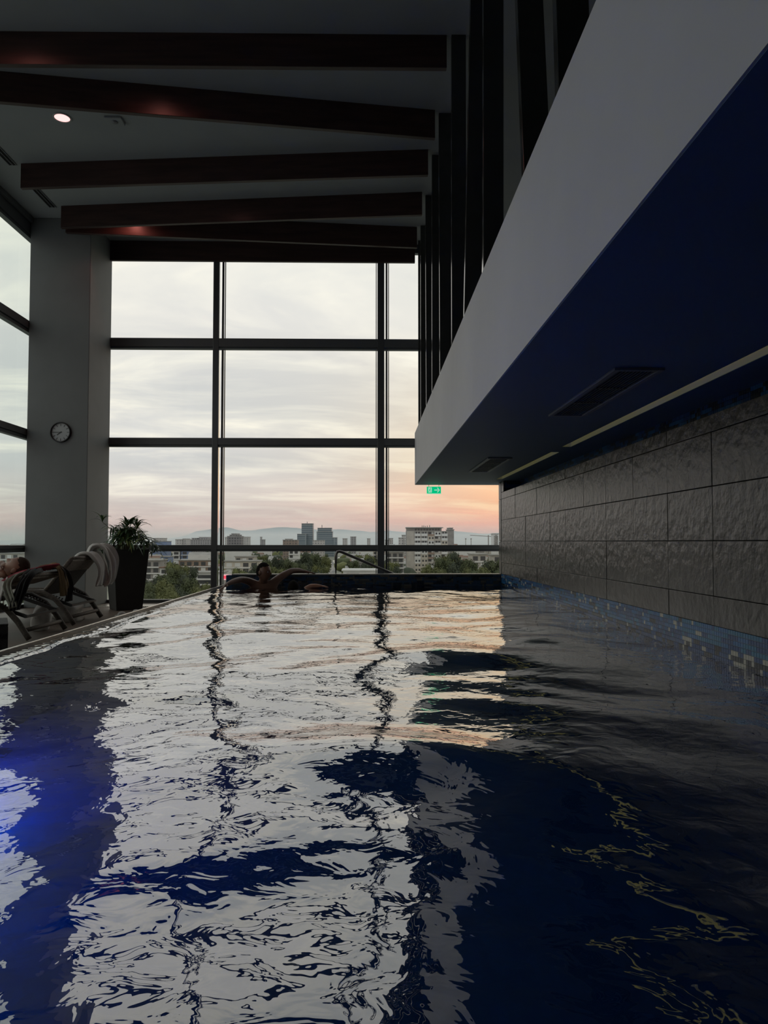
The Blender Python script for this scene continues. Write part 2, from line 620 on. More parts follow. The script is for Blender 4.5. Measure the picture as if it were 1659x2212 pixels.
# bulkhead with its light slot
bk = MB()
YE = 10.98
bk.box(.675, 1.712, YB, YE, 1.465, 2.235)
bk.box(1.712, 1.792, YB, YE, 1.535, 2.235)
bk.box(1.792, 2.32, YB, YE, 1.465, 2.235)
for y0, y1 in ((YB, 1.0), (6.54, 6.92), (9.98, YE)):
    bk.box(1.712, 1.792, y0, y1, 1.465, 1.535)
bulk = tag(bk.build('ceiling_bulkhead', M['plaster']), 'pale grey dropped bulkhead hanging low along the pool', None, kind='structure')
M['soffit'] = mat('soffit_blue_shade', (.14, .20, .27, 1), .55, var=.05, scale=1)  # bulkhead underside: shade and blue water light put into the colour
for x0, x1 in ((.681, 1.712), (1.792, 2.08)):
    MB().box(x0, x1, YB, YE - .002, 1.4625, 1.4652).build('soffit', M['soffit'], bulk)
for y0, y1 in ((6.54, 6.92), (9.98, YE - .002)):
    MB().box(1.712, 1.792, y0, y1, 1.4625, 1.4652).build('soffit', M['soffit'], bulk)
for k, (y0, y1) in enumerate(((6.93, 9.97), (1.01, 6.53))):
    t = thing('strip_light', ('short yellow strip light recessed in the soffit near the window', 'long yellow strip light recessed in the soffit above the slate wall')[k], 'light', (1.752, (y0 + y1) / 2, 1.47), 'yellow strip lights in the soffit')
    MB().box(1.716, 1.788, y0, y1, 1.500, 1.512).build('diffuser', M['yellow_light'], t)
    MB().box(1.720, 1.784, y0 + .01, y1 - .01, 1.512, 1.532).build('housing', M['vent'], t)


def vent(y0, y1, label):
    t = thing('air_vent', label, 'vent', (1.31, (y0 + y1) / 2, 1.465), 'slatted air vents in the soffit')
    x0, x1, z = 1.185, 1.432, 1.4625
    b = .03
    MB().box(x0 + b, x1 - b, y0 + b, y1 - b, z - .002, z - .0005).build('duct_opening', M['black'], t)
    for a in ((x0, x0 + b, y0, y1), (x1 - b, x1, y0, y1), (x0 + b, x1 - b, y0, y0 + b), (x0 + b, x1 - b, y1 - b, y1)):
        MB().box(*a, z - .014, z).build('frame', M['vent'], t, bevel=.003)
    n = 3
    yy = [y0 + b + (y1 - y0 - 2 * b) * k / n for k in range(n + 1)]
    for k in (1, 2):
        MB().box(x0 + b, x1 - b, yy[k] - .008, yy[k] + .008, z - .010, z - .002).build('divider', M['black_plastic'], t)
    for k in range(n):
        for s in range(10):
            xs = x0 + b + (x1 - x0 - 2 * b) * (s + .5) / 10
            MB().hexa([(xs - .002, yy[k] + .008, z - .010), (xs + .002, yy[k] + .008, z - .010), (xs + .002, yy[k + 1] - .008, z - .010), (xs - .002, yy[k + 1] - .008, z - .010),
                       (xs + .003, yy[k] + .008, z - .001), (xs + .006, yy[k] + .008, z - .001), (xs + .006, yy[k + 1] - .008, z - .001), (xs + .003, yy[k + 1] - .008, z - .001)]).build('slat', M['vent'], t)
    return t


vent(3.53, 4.86, 'large slatted air vent in the soffit beside the long yellow strip')
vent(7.36, 8.80, 'smaller looking air vent in the soffit near the far window')

# vertical fins standing on the bulkhead
fins = [(10.86, 10.84), (10.36, 10.32), (9.335, 9.40), (8.475, 8.40), (7.517, 7.56), (6.42, 6.36), (5.60, 5.02), (4.62, 4.52), (3.37, 3.76), (2.745, 2.93), (1.90, 1.75), (1.0, 1.1), (.1, 0), (-.9, -.8), (-1.9, -1.9)]
for k, (yb, yt) in enumerate(fins):
    x0, x1, t2 = .722, .850, .058
    z0, z1 = 2.235, CEIL_Z
    o = MB().hexa([(x0, yb, z0), (x1, yb, z0), (x1, yb + t2, z0), (x0, yb + t2, z0), (x0, yt, z1), (x1, yt, z1), (x1, yt + t2, z1), (x0, yt + t2, z1)]).build('vertical_fin', M['fin'], bevel=.003)
    tag(o, f'dark vertical fin on the bulkhead, {ORD[k]} from the far window', 'fin', 'vertical fins above the bulkhead')

# ceiling beams
beams = [((-4.11, 10.93), (.68, 10.93)), ((-4.12, 9.95), (.675, 10.37)), ((-4.12, 9.80), (.672, 9.307)), ((-4.135, 8.69), (.667, 8.276)), ((-4.13, 6.87), (.678, 7.505)), ((-4.13, 6.40), (.68, 6.365)), ((-4.13, 4.9), (.68, 5.4)), ((-4.13, 4.2), (.68, 3.6))]
for k, (a, b) in enumerate(beams):
    th = .055
    z0, z1 = 4.802, CEIL_Z
    o = MB().hexa([(a[0], a[1], z0), (b[0], b[1], z0), (b[0], b[1] + th, z0), (a[0], a[1] + th, z0), (a[0], a[1], z1), (b[0], b[1], z1), (b[0], b[1] + th, z1), (a[0], a[1] + th, z1)]).build('ceiling_beam', M['beam'], bevel=.004)
    tag(o, f'dark mahogany ceiling beam, {ORD[k]} counted from the far window', 'beam', 'skewed timber beams under the ceiling')

# ------------------------------------------------------------------ windows
ZB = [(4.975, 5.10), (3.50, 3.655), (2.03, 2.16), (.476, .570), (-.28, -.232)]     # transoms, top to bottom
w1 = tag(bpy.data.objects.new('window_1', None), 'tall gridded far window looking over the city', None, kind='structure')
C.objects.link(w1)
mull = [(-4.75, -4.65), (-2.335, -2.252), (.121, .219), (2.30, 2.38)]


def profile_bar(z0, z1, x0, x1):
    b = MB()
    b.box(x0, x1, 10.995, 11.10, z0 + .028, z1)
    b.box(x0, x1, 11.015, 11.10, z0, z0 + .024)
    b.box(x0, x1, 11.025, 11.10, z0 + .02, z0 + .03)
    return b


for k, (a, b) in enumerate(mull):
    MB().box(a, b, 10.99, 11.10, FLOOR_Z, CEIL_Z).build('mullion', M['metal'], w1, bevel=.003)
    MB().box(b, b + .003, 11.0, 11.098, FLOOR_Z, CEIL_Z).build('reveal_plate', M['polished'], w1)
    MB().box(a - .003, a, 11.0, 11.098, FLOOR_Z, CEIL_Z).build('reveal_plate', M['polished'], w1)
    MB().box(b + .024, b + .052, 11.10, 11.135, FLOOR_Z, CEIL_Z).build('mullion_cap', M['metal_matte'], w1)
    MB().box(b + .062, b + .074, 11.12, 11.15, FLOOR_Z, CEIL_Z).build('glazing_bead', M['metal'], w1)
    MB().box(a - .026, a - .014, 11.10, 11.135, FLOOR_Z, CEIL_Z).build('glazing_bead', M['metal'], w1)
for k in range(3):
    x0, x1 = mull[k][1], mull[k + 1][0]
    for z0, z1 in ZB:
        profile_bar(z0, z1, x0, x1).build('transom', M['metal_matte'], w1)
    for i in range(4):
        MB().box(x0, x1, 11.105, 11.113, ZB[i + 1][1] - .01, ZB[i][0] + .01).build('pane', M['glass_low'] if i == 3 else M['glass'], w1)
tag(MB().box(XL - .3, XL + .05, YB, .87, FLOOR_Z, CEIL_Z).build('wall_left', M['column']), 'plain grey side wall beside the viewer', None, kind='structure')
w2 = tag(bpy.data.objects.new('window_2', None), 'tall side window wall beside the loungers', None, kind='structure')
C.objects.link(w2)
yy = [10.52 - 2.4 * k for k in range(5)]
for k, y in enumerate(yy):
    MB().box(XL - .02, XL + .09, y - .045, y + .045, FLOOR_Z, CEIL_Z).build('mullion', M['metal_matte'], w2, bevel=.003)
ZB2 = [(4.83, 5.10), (3.51, 3.665), (2.03, 2.165), (.476, .570), (-.28, -.232)]
for k in range(len(yy) - 1):
    y1, y0 = yy[k] - .045, yy[k + 1] + .045
    for z0, z1 in ZB2:
        b = MB()
        b.box(XL - .01, XL + .085, y0, y1, z0 + .05, z1)
        b.box(XL - .01, XL + .065, y0, y1, z0, z0 + .042)
        b.box(XL - .01, XL + .05, y0, y1, z0 + .04, z0 + .052)
        b.build('transom', M['metal_matte'], w2)
    for i in range(4):
        MB().box(XL + .005, XL + .013, y0, y1, ZB2[i + 1][1] - .01, ZB2[i][0] + .01).build('pane', M['glass_green'], w2)
MB().box(XL - .02, XL + .06, 10.57, 11.14, FLOOR_Z, CEIL_Z).build('corner_panel', M['column'], w2)
# ceiling cove line above the side window
tag(MB().box(XL + .09, XL + .13, YB, 10.18, 5.03, CEIL_Z).build('trim_1', M['metal_matte']), 'dark cove trim above the side window', None, kind='structure')

# ------------------------------------------------------------------ pool
pb = MB()
pb.box(-1.97, 2.0, -2.2, 10.62, -1.55, -1.40)
pool_floor = tag(pb.build('floor_pool', M['pool_floor']), 'deep blue mosaic pool floor under the water', None, kind='structure')
pw = MB()
pw.box(1.857, 1.868, -2.2, 10.40, -1.40, -.12)
pw.box(-2.0, 2.0, 10.41, 10.62, -1.40, .150)
pw.box(-2.0, 2.0, -2.2, -2.0, -1.40, .15)
wp = tag(pw.build('wall_pool', M['pool_wall']), 'blue mosaic walls of the swimming pool', None, kind='structure')
MB().box(-1.92, 1.868, 10.395, 10.63, .150, .166).build('coping', M['kerb'], wp, bevel=.003)
mb = MB()
mosaic(mb, 'y', -1.92, 1.85, .150 - 10 * P, .150, 10.406, P, (5, 5, 5, 5, 2, 2, 6, 6, 7))  # darker tile colours carry the backlit shade of the end wall
mb.build('end_wall_mosaic', MOS[:5] + [mat('mosaic_deep_navy', (.025, .05, .10, 1), .2, var=.2, scale=30), mat('mosaic_charcoal', (.05, .055, .06, 1), .2, var=.2, scale=30), mat('mosaic_drab', (.09, .085, .075, 1), .2)], wp, kind='stuff')
ww = MB()
ww.box(-1.95, -1.865, -2.2, 10.41, -1.40, -.040)
ww.box(-2.02, -1.95, -2.2, 10.41, -1.40, -.16)
weir = tag(ww.build('wall_weir', M['pool_wall']), 'submerged overflow weir along the pool edge', None, kind='structure')
kb = MB()
kb.box(-2.050, -2.022, -2.2, 10.62, -.6, .015)
kerb = tag(kb.build('trim_kerb', M['kerb']), 'grey stone kerb between pool and deck', None, kind='structure')
MB().box(-2.036, -2.020, -2.2, 10.62, .015, .021).build('edge_strip', M['steel'], kerb, bevel=.002)


# water surface: real waves, finer towards the viewer
def water_height(x, y):
    r = np.random.default_rng(5)
    wx = x + .10 * np.sin(2.1 * y + 1.3 * x + .4) + .05 * np.sin(5.3 * y - 3.1 * x)
    wy = y + .10 * np.sin(1.7 * x - 1.1 * y + 2.0) + .05 * np.sin(4.1 * x + 2.7 * y + 1)
    h = np.zeros_like(x)
    bands = [(1.7, 1.0, 7, .036), (.85, .5, 9, .050), (.42, .25, 12, .026), (.22, .12, 16, .018), (.11, .065, 18, .015)]
    for l0, l1, n, slope in bands:
        for i in range(n):
            L = l1 + (l0 - l1) * r.random()
            k = 2 * np.pi / L
            a = r.random() * 2 * np.pi
            ph = r.random() * 2 * np.pi
            A = slope / k * math.sqrt(2.0 / n)
            env = .62 + .38 * np.sin((.5 + 1.2 * r.random()) * x + (.4 + .9 * r.random()) * y + r.random() * 6.28)
            env = env if L > .25 else np.clip(env, .05, 1) ** 1.7
            h += A * env * np.sin(k * (wx * math.cos(a) + wy * math.sin(a)) + ph)
    # the swell around the viewer and two wakes
    for cx, cy, sx_, sy_, A in ((-.28, .72, .62, .55, .050), (-.02, 2.16, .42, .22, .032), (.48, 4.05, .36, .30, .030), (-1.25, 1.9, .25, .5, .02)):
        h += A * np.exp(-((x - cx) / sx_) ** 2 - ((y - cy) / sy_) ** 2)
    return h


def ys_grid():
    ys = [-2.0, -1.0, -.4, .1, .4]
    y = .62
    while y < 10.412:
        ys.append(y)
        y += .0068 + .0017 * max(0, y - 1.0)
    ys.append(10.412)
    return np.array(ys)


xs = np.concatenate([np.array([-2.020, -2.005, -1.99, -1.975, -1.96, -1.948, -1.938, -1.928, -1.918, -1.909, -1.90, -1.892, -1.884, -1.876, -1.868]), np.linspace(-1.86, 1.855, 420)])
ys = ys_grid()
GX, GY = np.meshgrid(xs, ys)
H = water_height(GX, GY)
edge = np.clip((-1.86 - GX) / .10, 0, 1)
sm = edge * edge * (3 - 2 * edge)
H = H * (1 - .75 * sm) - .003 * sm
chan = np.clip((-1.90 - GX) / .03, 0, 1)
H += chan * .0018 * np.sin(GY * 61 + 9 * np.sin(GY * 3.1)) + sm * (1 - sm) * .003 * np.sin(GY * 57 + 4 * np.sin(GY * 5.3))
roll = np.exp(-((GX + 1.862) / .020) ** 2) * np.clip((GY - 1.6) / 1.0, 0, 1) * np.clip((7.2 - GY) / 1.2, .25, 1)
H += roll * (.012 + .0011 * np.sin(GY * 88 + 5 * np.sin(GY * 2.3)) + .0008 * np.sin(GY * 53 + 3 * np.sin(GY * 3.1)))
damp = np.clip((1.856 - GX) / .05, .35, 1)
H *= damp
nx, ny = len(xs), len(ys)
idx = np.arange(nx * ny).reshape(ny, nx)
quads = np.stack([idx[:-1, :-1], idx[:-1, 1:], idx[1:, 1:], idx[1:, :-1]], -1).reshape(-1, 4)
me = bpy.data.meshes.new('pool_water')
me.vertices.add(nx * ny)
me.vertices.foreach_set('co', np.stack([GX, GY, H], -1).astype(np.float32).ravel())
me.loops.add(quads.size)
me.loops.foreach_set('vertex_index', quads.ravel().astype(np.int32))
me.polygons.add(len(quads))
me.polygons.foreach_set('loop_start', np.arange(0, quads.size, 4, dtype=np.int32))
me.polygons.foreach_set('loop_total', np.full(len(quads), 4, np.int32))
me.polygons.foreach_set('use_smooth', np.ones(len(quads), bool))
me.update()
me.materials.append(M['water'])
tag(link('water', me), 'rippling deep blue pool water mirroring the window', None, kind='structure')

# underwater lamp on the weir side
pl = thing('pool_lamp', 'round blue underwater lamp in the pool wall', 'lamp', (-1.86, 3.2, -.95))
MB().lathe([(0, .0), (.085, .0), (.085, .012), (.0, .02)], 24, (0, 0, 0), axis='y').build('lens', M['pool_lamp'], None)
lens = bpy.context.scene.objects['lens']
lens.parent = pl
lens.rotation_euler = (0, 0, R(-90))
ring = MB().lathe([(.085, .0), (.105, .0), (.105, .018), (.085, .018), (.085, 0)], 24, (0, 0, 0), axis='y').build('rim', M['steel'], None)
ring.parent = pl
ring.rotation_euler = (0, 0, R(-90))
ld = bpy.data.lights.new('pool_lamp_light', 'POINT')
ld.shadow_soft_size = .07
ld.energy = 42.0
ld.color = (.0, .13, 1.0)
lo = bpy.data.objects.new('pool_lamp_light', ld)
C.objects.link(lo)
lo.parent = pl
lo.location = (.11, 0, 0)

# ------------------------------------------------------------------ ceiling fittings
spots = [(-3.25, 7.72, 'pink glowing downlight recessed in the ceiling beside the detector'), (-2.03, 6.72, 'pink downlight in the ceiling lighting the fifth beam'),
         (-3.12, 5.86, 'pink downlight in the ceiling lighting the sixth beam'), (-3.22, 9.86, 'pink downlight in the ceiling lighting the second beam'),
         (-1.86, 9.00, 'pink downlight in the ceiling lighting the third beam')]
en = [.8, 5.0, 9.0, 6.5, 1.3]
for k, (x, y, lab) in enumerate(spots):
    t = thing('downlight', lab, 'light', (x, y, CEIL_Z), 'pink downlights in the ceiling')
    MB().lathe([(0, 0), (.078, 0), (.078, -.004), (0, -.004)], 28, (x, y, CEIL_Z - .001)).build('lens', M['lamp_glow'], t)
    MB().lathe([(.078, 0), (.095, 0), (.093, -.008), (.078, -.008), (.078, 0)], 28, (x, y, CEIL_Z - .001)).build('rim', M['lamp_rim'], t, smooth=True)
    ld = bpy.data.lights.new('downlight_beam', 'SPOT')
    ld.energy = en[k]
    ld.color = (1.0, .30, .24)
    ld.spot_size = R(164)
    ld.spot_blend = .9
    ld.shadow_soft_size = .05
    lo = bpy.data.objects.new('downlight_beam', ld)
    C.objects.link(lo)
    lo.location = (x, y, CEIL_Z - .06)
    setparent(lo, t)
t = thing('smoke_detector', 'small square detector box on the ceiling beside the downlight', 'detector', (-2.70, 7.75, CEIL_Z))
MB().box(-2.80, -2.62, 7.68, 7.83, CEIL_Z - .025, CEIL_Z).build('housing', M['ceiling'], t, bevel=.008)
MB().lathe([(0, -.04), (.03, -.036), (.035, -.025)], 16, (-2.71, 7.75, CEIL_Z)).build('sensor', M['vent'], t, smooth=True)
for k, (y0, y1, lab) in enumerate(((7.3, 8.73, 'dark slot diffuser in the ceiling beside the fourth beam end'), (9.12, 9.84, 'dark slot diffuser in the ceiling in front of the column'))):
    t = thing('slot_diffuser', lab, 'vent', (-4.24, (y0 + y1) / 2, CEIL_Z), 'slot diffusers along the ceiling edge')
    MB().box(-4.285, -4.195, y0, y1, CEIL_Z - .004, CEIL_Z - .0005).build('slot', M['black'], t)
    for x in (-4.287, -4.243, -4.199):
        MB().box(x - .004, x + .004, y0, y1, CEIL_Z - .010, CEIL_Z - .001).build('blade', M['vent'], t)

# wall clock at a quarter to eight
ck = (-4.225, 10.18, 2.115)
t = thing('wall_clock', 'round white wall clock with black rim on the column', 'clock', ck)
MB().lathe([(0, -.012), (.128, -.012), (.128, -.004), (0, -.004)], 48, ck, axis='y').build('dial', M['clock_face'], t)
MB().lathe([(.126, 0), (.140, 0), (.140, -.030), (.126, -.034), (.124, -.012), (.126, 0)], 48, ck, axis='y').build('rim', M['clock_black'], t, smooth=True)
for k in range(12):
    a = R(30 * k)
    d = Vector((math.sin(a), 0, math.cos(a)))
    c = Vector(ck) + Vector((0, -.0135, 0))
    MB().bar(c + d * .085, c + d * .118, .006, .002, up=(0, 1, 0)).build('hour_mark', M['clock_black'], t)
for ln, deg, w, nm in ((.095, 270, .006, 'minute_hand'), (.062, 232, .008, 'hour_hand')):
    a = R(deg)
    d = Vector((math.sin(a), 0, math.cos(a)))
    c = Vector(ck) + Vector((0, -.017, 0))
    MB().bar(c - d * .015, c + d * ln, w, .002, up=(0, 1, 0)).build(nm, M['clock_black'], t)

# exit sign hanging below the bulkhead end
sx0, sx1, sz0, sz1, sy = .846, 1.054, 1.330, 1.430, 10.88
t = thing('exit_sign', 'green exit sign with running figure and arrow under the bulkhead', 'sign', (.95, sy, sz1))
MB().box(sx0, sx1, sy, sy + .02, sz0, sz1).build('panel', M['sign_green'], t, bevel=.002)
MB().box(sx0 - .004, sx1 + .004, sy - .002, sy + .024, sz0 - .008, sz0 - .001).build('edge', M['sign_white'], t)
for x in (sx0 + .03, sx1 - .03):
    MB().tube([(x, sy + .01, sz1), (x, sy + .01, 1.466)], .003, 6).build('hanger', M['steel'], t)
y = sy - .0025


def flat(pts, name, m, dy=0):
    vs = [(p[0], y - dy, p[1]) for p in pts] + [(p[0], y - dy + .0022, p[1]) for p in pts]
    n = len(pts)
    fs = [tuple(range(n)), tuple(range(n, 2 * n))[::-1]] + [(i, (i + 1) % n, (i + 1) % n + n, i + n) for i in range(n)]
    return MB().add(vs, fs).build(name, m, t)


ax, az_ = .965, 1.380
flat([(ax - .010, az_ - .006), (ax + .045, az_ - .006), (ax + .045, az_ + .006), (ax - .010, az_ + .006)], 'arrow_shaft', M['sign_white'])
flat([(ax + .072, az_), (ax + .042, az_ + .034), (ax + .030, az_ + .034), (ax + .055, az_), (ax + .030, az_ - .034), (ax + .042, az_ - .034)], 'arrow_head', M['sign_white'])
flat([(.866, 1.343), (.918, 1.343), (.918, 1.419), (.866, 1.419)], 'doorway', M['sign_white'])
gm = M['sign_green']


def seg(a, b, w):
    a, b = Vector((a[0], a[1])), Vector((b[0], b[1]))
    d = (b - a).normalized()
    n = Vector((-d.y, d.x)) * w / 2
    flat([a - n, b - n, b + n, a + n], 'running_figure', gm, .002)


seg((.895, 1.398), (.888, 1.375), .013)
seg((.888, 1.377), (.902, 1.362), .008)
seg((.902, 1.362), (.896, 1.348), .007)
seg((.888, 1.377), (.876, 1.358), .008)
seg((.876, 1.358), (.867, 1.356), .007)
seg((.895, 1.396), (.908, 1.386), .006)
seg((.895, 1.396), (.878, 1.388), .006)
flat([(.9005 + .007 * math.cos(R(a)), 1.408 + .007 * math.sin(R(a))) for a in range(0, 360, 36)], 'running_figure', gm, .002)

# steel handrail behind the pool end wall
t = thing('handrail', 'bent steel handrail sloping down behind the pool end wall', 'handrail', (-.48, 10.75, FLOOR_Z))
MB().tube([(-.485, 10.75, FLOOR_Z), (-.485, 10.75, .40), (-.480, 10.75, .445), (-.462, 10.75, .472), (-.43, 10.75, .478), (-.39, 10.75, .465), (.36, 10.75, .145), (1.1, 10.75, -.17)], .021, 12).build('rail', M['steel_dark'], t, smooth=True)
MB().tube([(.80, 10.75, FLOOR_Z), (.80, 10.75, -.05)], .018, 10).build('post', M['steel_dark'], t, smooth=True)
for x in (-.485, .80):
    MB().lathe([(0, .0), (.05, .0), (.05, .008), (.022, .014)], 18, (x, 10.75, FLOOR_Z)).build('base_plate', M['steel_dark'], t)
# floor convector grille below the window
t = thing('floor_grille', 'pale floor convector grille along the window', 'grille', (-3.0, 10.4, FLOOR_Z))
MB().box(-3.84, -2.1, 10.28, 10.62, FLOOR_Z, FLOOR_Z + .006).build('frame', M['steel'], t)
for k in range(60):
    MB().box(-3.83 + k * .0285, -3.83 + k * .0285 + .016, 10.30, 10.60, FLOOR_Z + .006, FLOOR_Z + .012).build('slat', M['steel'], t)

# ------------------------------------------------------------------ planter with palm
pc = Vector((-3.24, 9.97, FLOOR_Z))
t = thing('planter', 'tall black tapered planter with bushy lady palm beside the column', 'planter', pc)
rot = Matrix.Rotation(R(33.5), 3, 'Z')


def sq(h, z):
    return [pc + rot @ Vector((sx * h, sy2 * h, z)) for sx, sy2 in ((-1, -1), (1, -1), (1, 1), (-1, 1))]


rings = [sq(.168, 0), sq(.232, .80), sq(.205, .80), sq(.20, .70)]
vs = [p for r_ in rings for p in r_]
fs = [(i * 4 + k, i * 4 + (k + 1) % 4, (i + 1) * 4 + (k + 1) % 4, (i + 1) * 4 + k) for i in range(3) for k in range(4)] + [(3, 2, 1, 0)]
MB().add(vs, fs).build('pot', M['pot'], t, bevel=.006)
MB().add(sq(.20, .72), [(0, 1, 2, 3)]).build('soil', M['soil'], t)


def leaflet(L, w, droop):
    n = 6
    vs, fs = [], []
    for i in range(n + 1):
        u = i / n
        ww_ = w * math.sin(math.pi * min(1, (u * .92 + .06))) ** .7 * (1 if u < .97 else .3)
        z = L * (.10 * math.sin(u * 2.2) - droop * u * u)
        x_ = L * u * (1 - .25 * droop * u)
        vs += [(x_, -ww_ / 2, z + ww_ * .18), (x_, 0, z), (x_, ww_ / 2, z + ww_ * .18)]
    for i in range(n):
        a = i * 3
        fs += [(a, a + 1, a + 4, a + 3), (a + 1, a + 2, a + 5, a + 4)]
    me_ = bpy.data.meshes.new('leaf')
    me_.from_pydata(vs, [], fs)
    me_.polygons.foreach_set('use_smooth', [True] * len(fs))
    return me_


leaf_meshes = []
for L, w, dr in ((.24, .030, .55), (.20, .027, .35), (.26, .024, .9), (.18, .032, .2), (.22, .026, .7)):
    for mm in ('leaf_a', 'leaf_a', 'leaf_b'):
        m_ = leaflet(L, w, dr)
        m_.materials.append(M[mm])
        leaf_meshes.append(m_)
r2 = random.Random(21)
soilz = .44
for k in range(44):
    a = r2.uniform(0, 6.283)
    rad = r2.uniform(.02, .36) if k > 3 else .02
    if k < 6:
        rad, hgt = r2.uniform(.02, .20), r2.uniform(.32, .40)
    else:
        hgt = .34 * (1 - (rad / .44) ** 2) + r2.uniform(-.12, .03) + .0
    root0 = pc + Vector((math.cos(a) * .10, math.sin(a) * .10, .72))
    tip = pc + Vector((math.cos(a) * rad * 1.05, math.sin(a) * rad, .74 + hgt))
    if k == 0:
        tip = pc + Vector((-.30, -.08, 1.16))
    if k == 1:
        tip = pc + Vector((.14, -.05, 1.06))
    mid = (root0 + tip) / 2 + Vector((0, 0, .05))
    fr_ = MB().tube([root0, mid, tip], [.006, .005, .003], 5).build('frond_stem', M['stem'], t)
    nl = r2.randint(7, 9)
    out = (tip - (pc + Vector((0, 0, .62))))
    base_az = math.atan2(out.y, out.x)
    for q in range(nl):
        lf = bpy.data.objects.new('leaf', r2.choice(leaf_meshes))
        C.objects.link(lf)
        fan = (q / (nl - 1) - .5) * R(250) + r2.uniform(-.12, .12)
        upt = R(r2.uniform(-8, 42)) if k > 5 else R(r2.uniform(25, 70))
        lf.location = tip
        lf.rotation_euler = Euler((r2.uniform(-.3, .3), -upt, base_az + fan))
        sc = r2.uniform(.85, 1.1)
        lf.scale = (sc, sc, sc)
        setparent(lf, fr_)

# ------------------------------------------------------------------ loungers


def cloth(name, path, wdir, w, m, parent=None, wr_=.012, seed=1, thick=.008, taper=1.0):
    rr = random.Random(seed)
    path = [Vector(p) for p in path]
    # resample
    seg_ = []
    for i in range(len(path) - 1):
        for k in range(6):
            seg_.append(path[i].lerp(path[i + 1], k / 6))
    seg_.append(path[-1])
    for _ in range(3):
        seg_ = [seg_[0]] + [(seg_[i - 1] + seg_[i] * 2 + seg_[i + 1]) / 4 for i in range(1, len(seg_) - 1)] + [seg_[-1]]
    wd = Vector(wdir).normalized()
    nv = 16
    vs, fs = [], []
    ph = [rr.uniform(0, 6.28) for _ in range(4)]
    for i, p in enumerate(seg_):
        d = (seg_[min(i + 1, len(seg_) - 1)] - seg_[max(i - 1, 0)]).normalized()
        nrm_ = d.cross(wd)
        u = i / (len(seg_) - 1)
        for j in range(nv + 1):
            v = j / nv - .5
            ww_ = w * (1 + (taper - 1) * u)
            off = wr_ * (math.sin(v * 17 + ph[0] + 2 * u) + .6 * math.sin(v * 31 + ph[1] - 3 * u) + .5 * math.sin(u * 11 + ph[2] + 5 * v))
            off += abs(wr_) * 2.2
            vs.append(p + wd * (v * ww_ + .03 * math.sin(u * 6 + ph[3])) + nrm_ * off)
    for i in range(len(seg_) - 1):
        for j in range(nv):
            a = i * (nv + 1) + j
            fs.append((a, a + 1, a + nv + 2, a + nv + 1))
    o = MB().add(vs, fs).build(name, m, parent, smooth=True)
    so = o.modifiers.new('solid', 'SOLIDIFY')
    so.thickness = thick
    so.offset = 0
    return o


def lounger(loc, hinge, top, label):
    t = thing('sun_lounger', label, 'lounger', loc, 'wicker loungers on the deck')
    L = Vector(loc)
    W = .40

    def P3(x, y_, z):
        return L + Vector((x, y_, z))
    for s in (-1, 1):
        arc = [P3(-.62, s * W, .33), P3(-.48, s * W, .372), P3(-.34, s * W, .362), P3(-.20, s * W, .285), P3(-.10, s * W, .175), P3(-.03, s * W, .07), P3(.005, s * W, .018)]
        MB().tube(arc, .026, 10).build('leg', M['wicker'], t, smooth=True)
        arc2 = [P3(-1.40, s * W, .33), P3(-1.56, s * W, .25), P3(-1.66, s * W, .12), P3(-1.70, s * W, .02)]
        MB().tube(arc2, .026, 10).build('leg', M['wicker'], t, smooth=True)
        MB().bar(P3(-.62, s * W, .33), P3(-1.45, s * W, .33), .045, .06).build('side_rail', M['wicker'], t, bevel=.008)
        r0, r1 = P3(-.40, s * (W - .07), .335), P3(-.055, s * (W - .07), .215)
        MB().bar(r0, r1, .022, .03).build('ratchet_rail', M['black_plastic'], t)
        for k in range(7):
            p = r0.lerp(r1, .15 + .09 * k) + Vector((0, 0, .022))
            MB().bar(p, p + Vector((.012, 0, .018)), .016, .010).build('ratchet_tooth', M['black_plastic'], t)
    MB().tube([P3(-.045, -W, .095), P3(-.045, W, .095)], .020, 10).build('cross_bar', M['wicker'], t, smooth=True)
    MB().bar(P3(-.055, -W + .05, .215), P3(-.055, W - .05, .215), .03, .022).build('cross_bar', M['black_plastic'], t)
    MB().box(L.x - 1.5, L.x + hinge[0], L.y - W + .03, L.y + W - .03, L.z + .315, L.z + .345).build('seat', M['wicker_pale'], t, bevel=.01)
    h, tp = Vector((hinge[0], 0, hinge[1])), Vector((top[0], 0, top[1]))
    q = h.lerp(tp, .68)
    MB().bar(P3(h.x, 0, h.z), P3(q.x, 0, q.z), 2 * (W - .05), .035).build('backrest', M['wicker_black'], t, bevel=.01)
    MB().bar(P3(q.x, 0, q.z), P3(tp.x, 0, tp.z), 2 * (W - .05), .045).build('head_panel', M['wicker_pale'], t, bevel=.012)
    for s in (-1, 1):
        MB().tube([P3(h.x, s * (W - .045), h.z), P3(tp.x, s * (W - .045), tp.z + .012)], .018, 8).build('back_frame', M['wicker_pale'], t, smooth=True)
    MB().tube([P3(tp.x, -(W - .045), tp.z + .012), P3(tp.x, W - .045, tp.z + .012)], .018, 8).build('back_frame', M['wicker_pale'], t, smooth=True)
    return t


LA = Vector((-3.08, 7.20, FLOOR_Z))
LB = Vector((-3.15, 8.40, FLOOR_Z))
lounger(LA, (-.86, .33), (-.05, .575), 'brown wicker lounger with a person lying on it')
lounger(LB, (-.37, .33), (-.055, .71), 'brown wicker lounger with raised back beside the planter')


def dr(name, label, cat, *a, **k):
    o = cloth(name, *a, **k)
    return tag(o, label, cat)


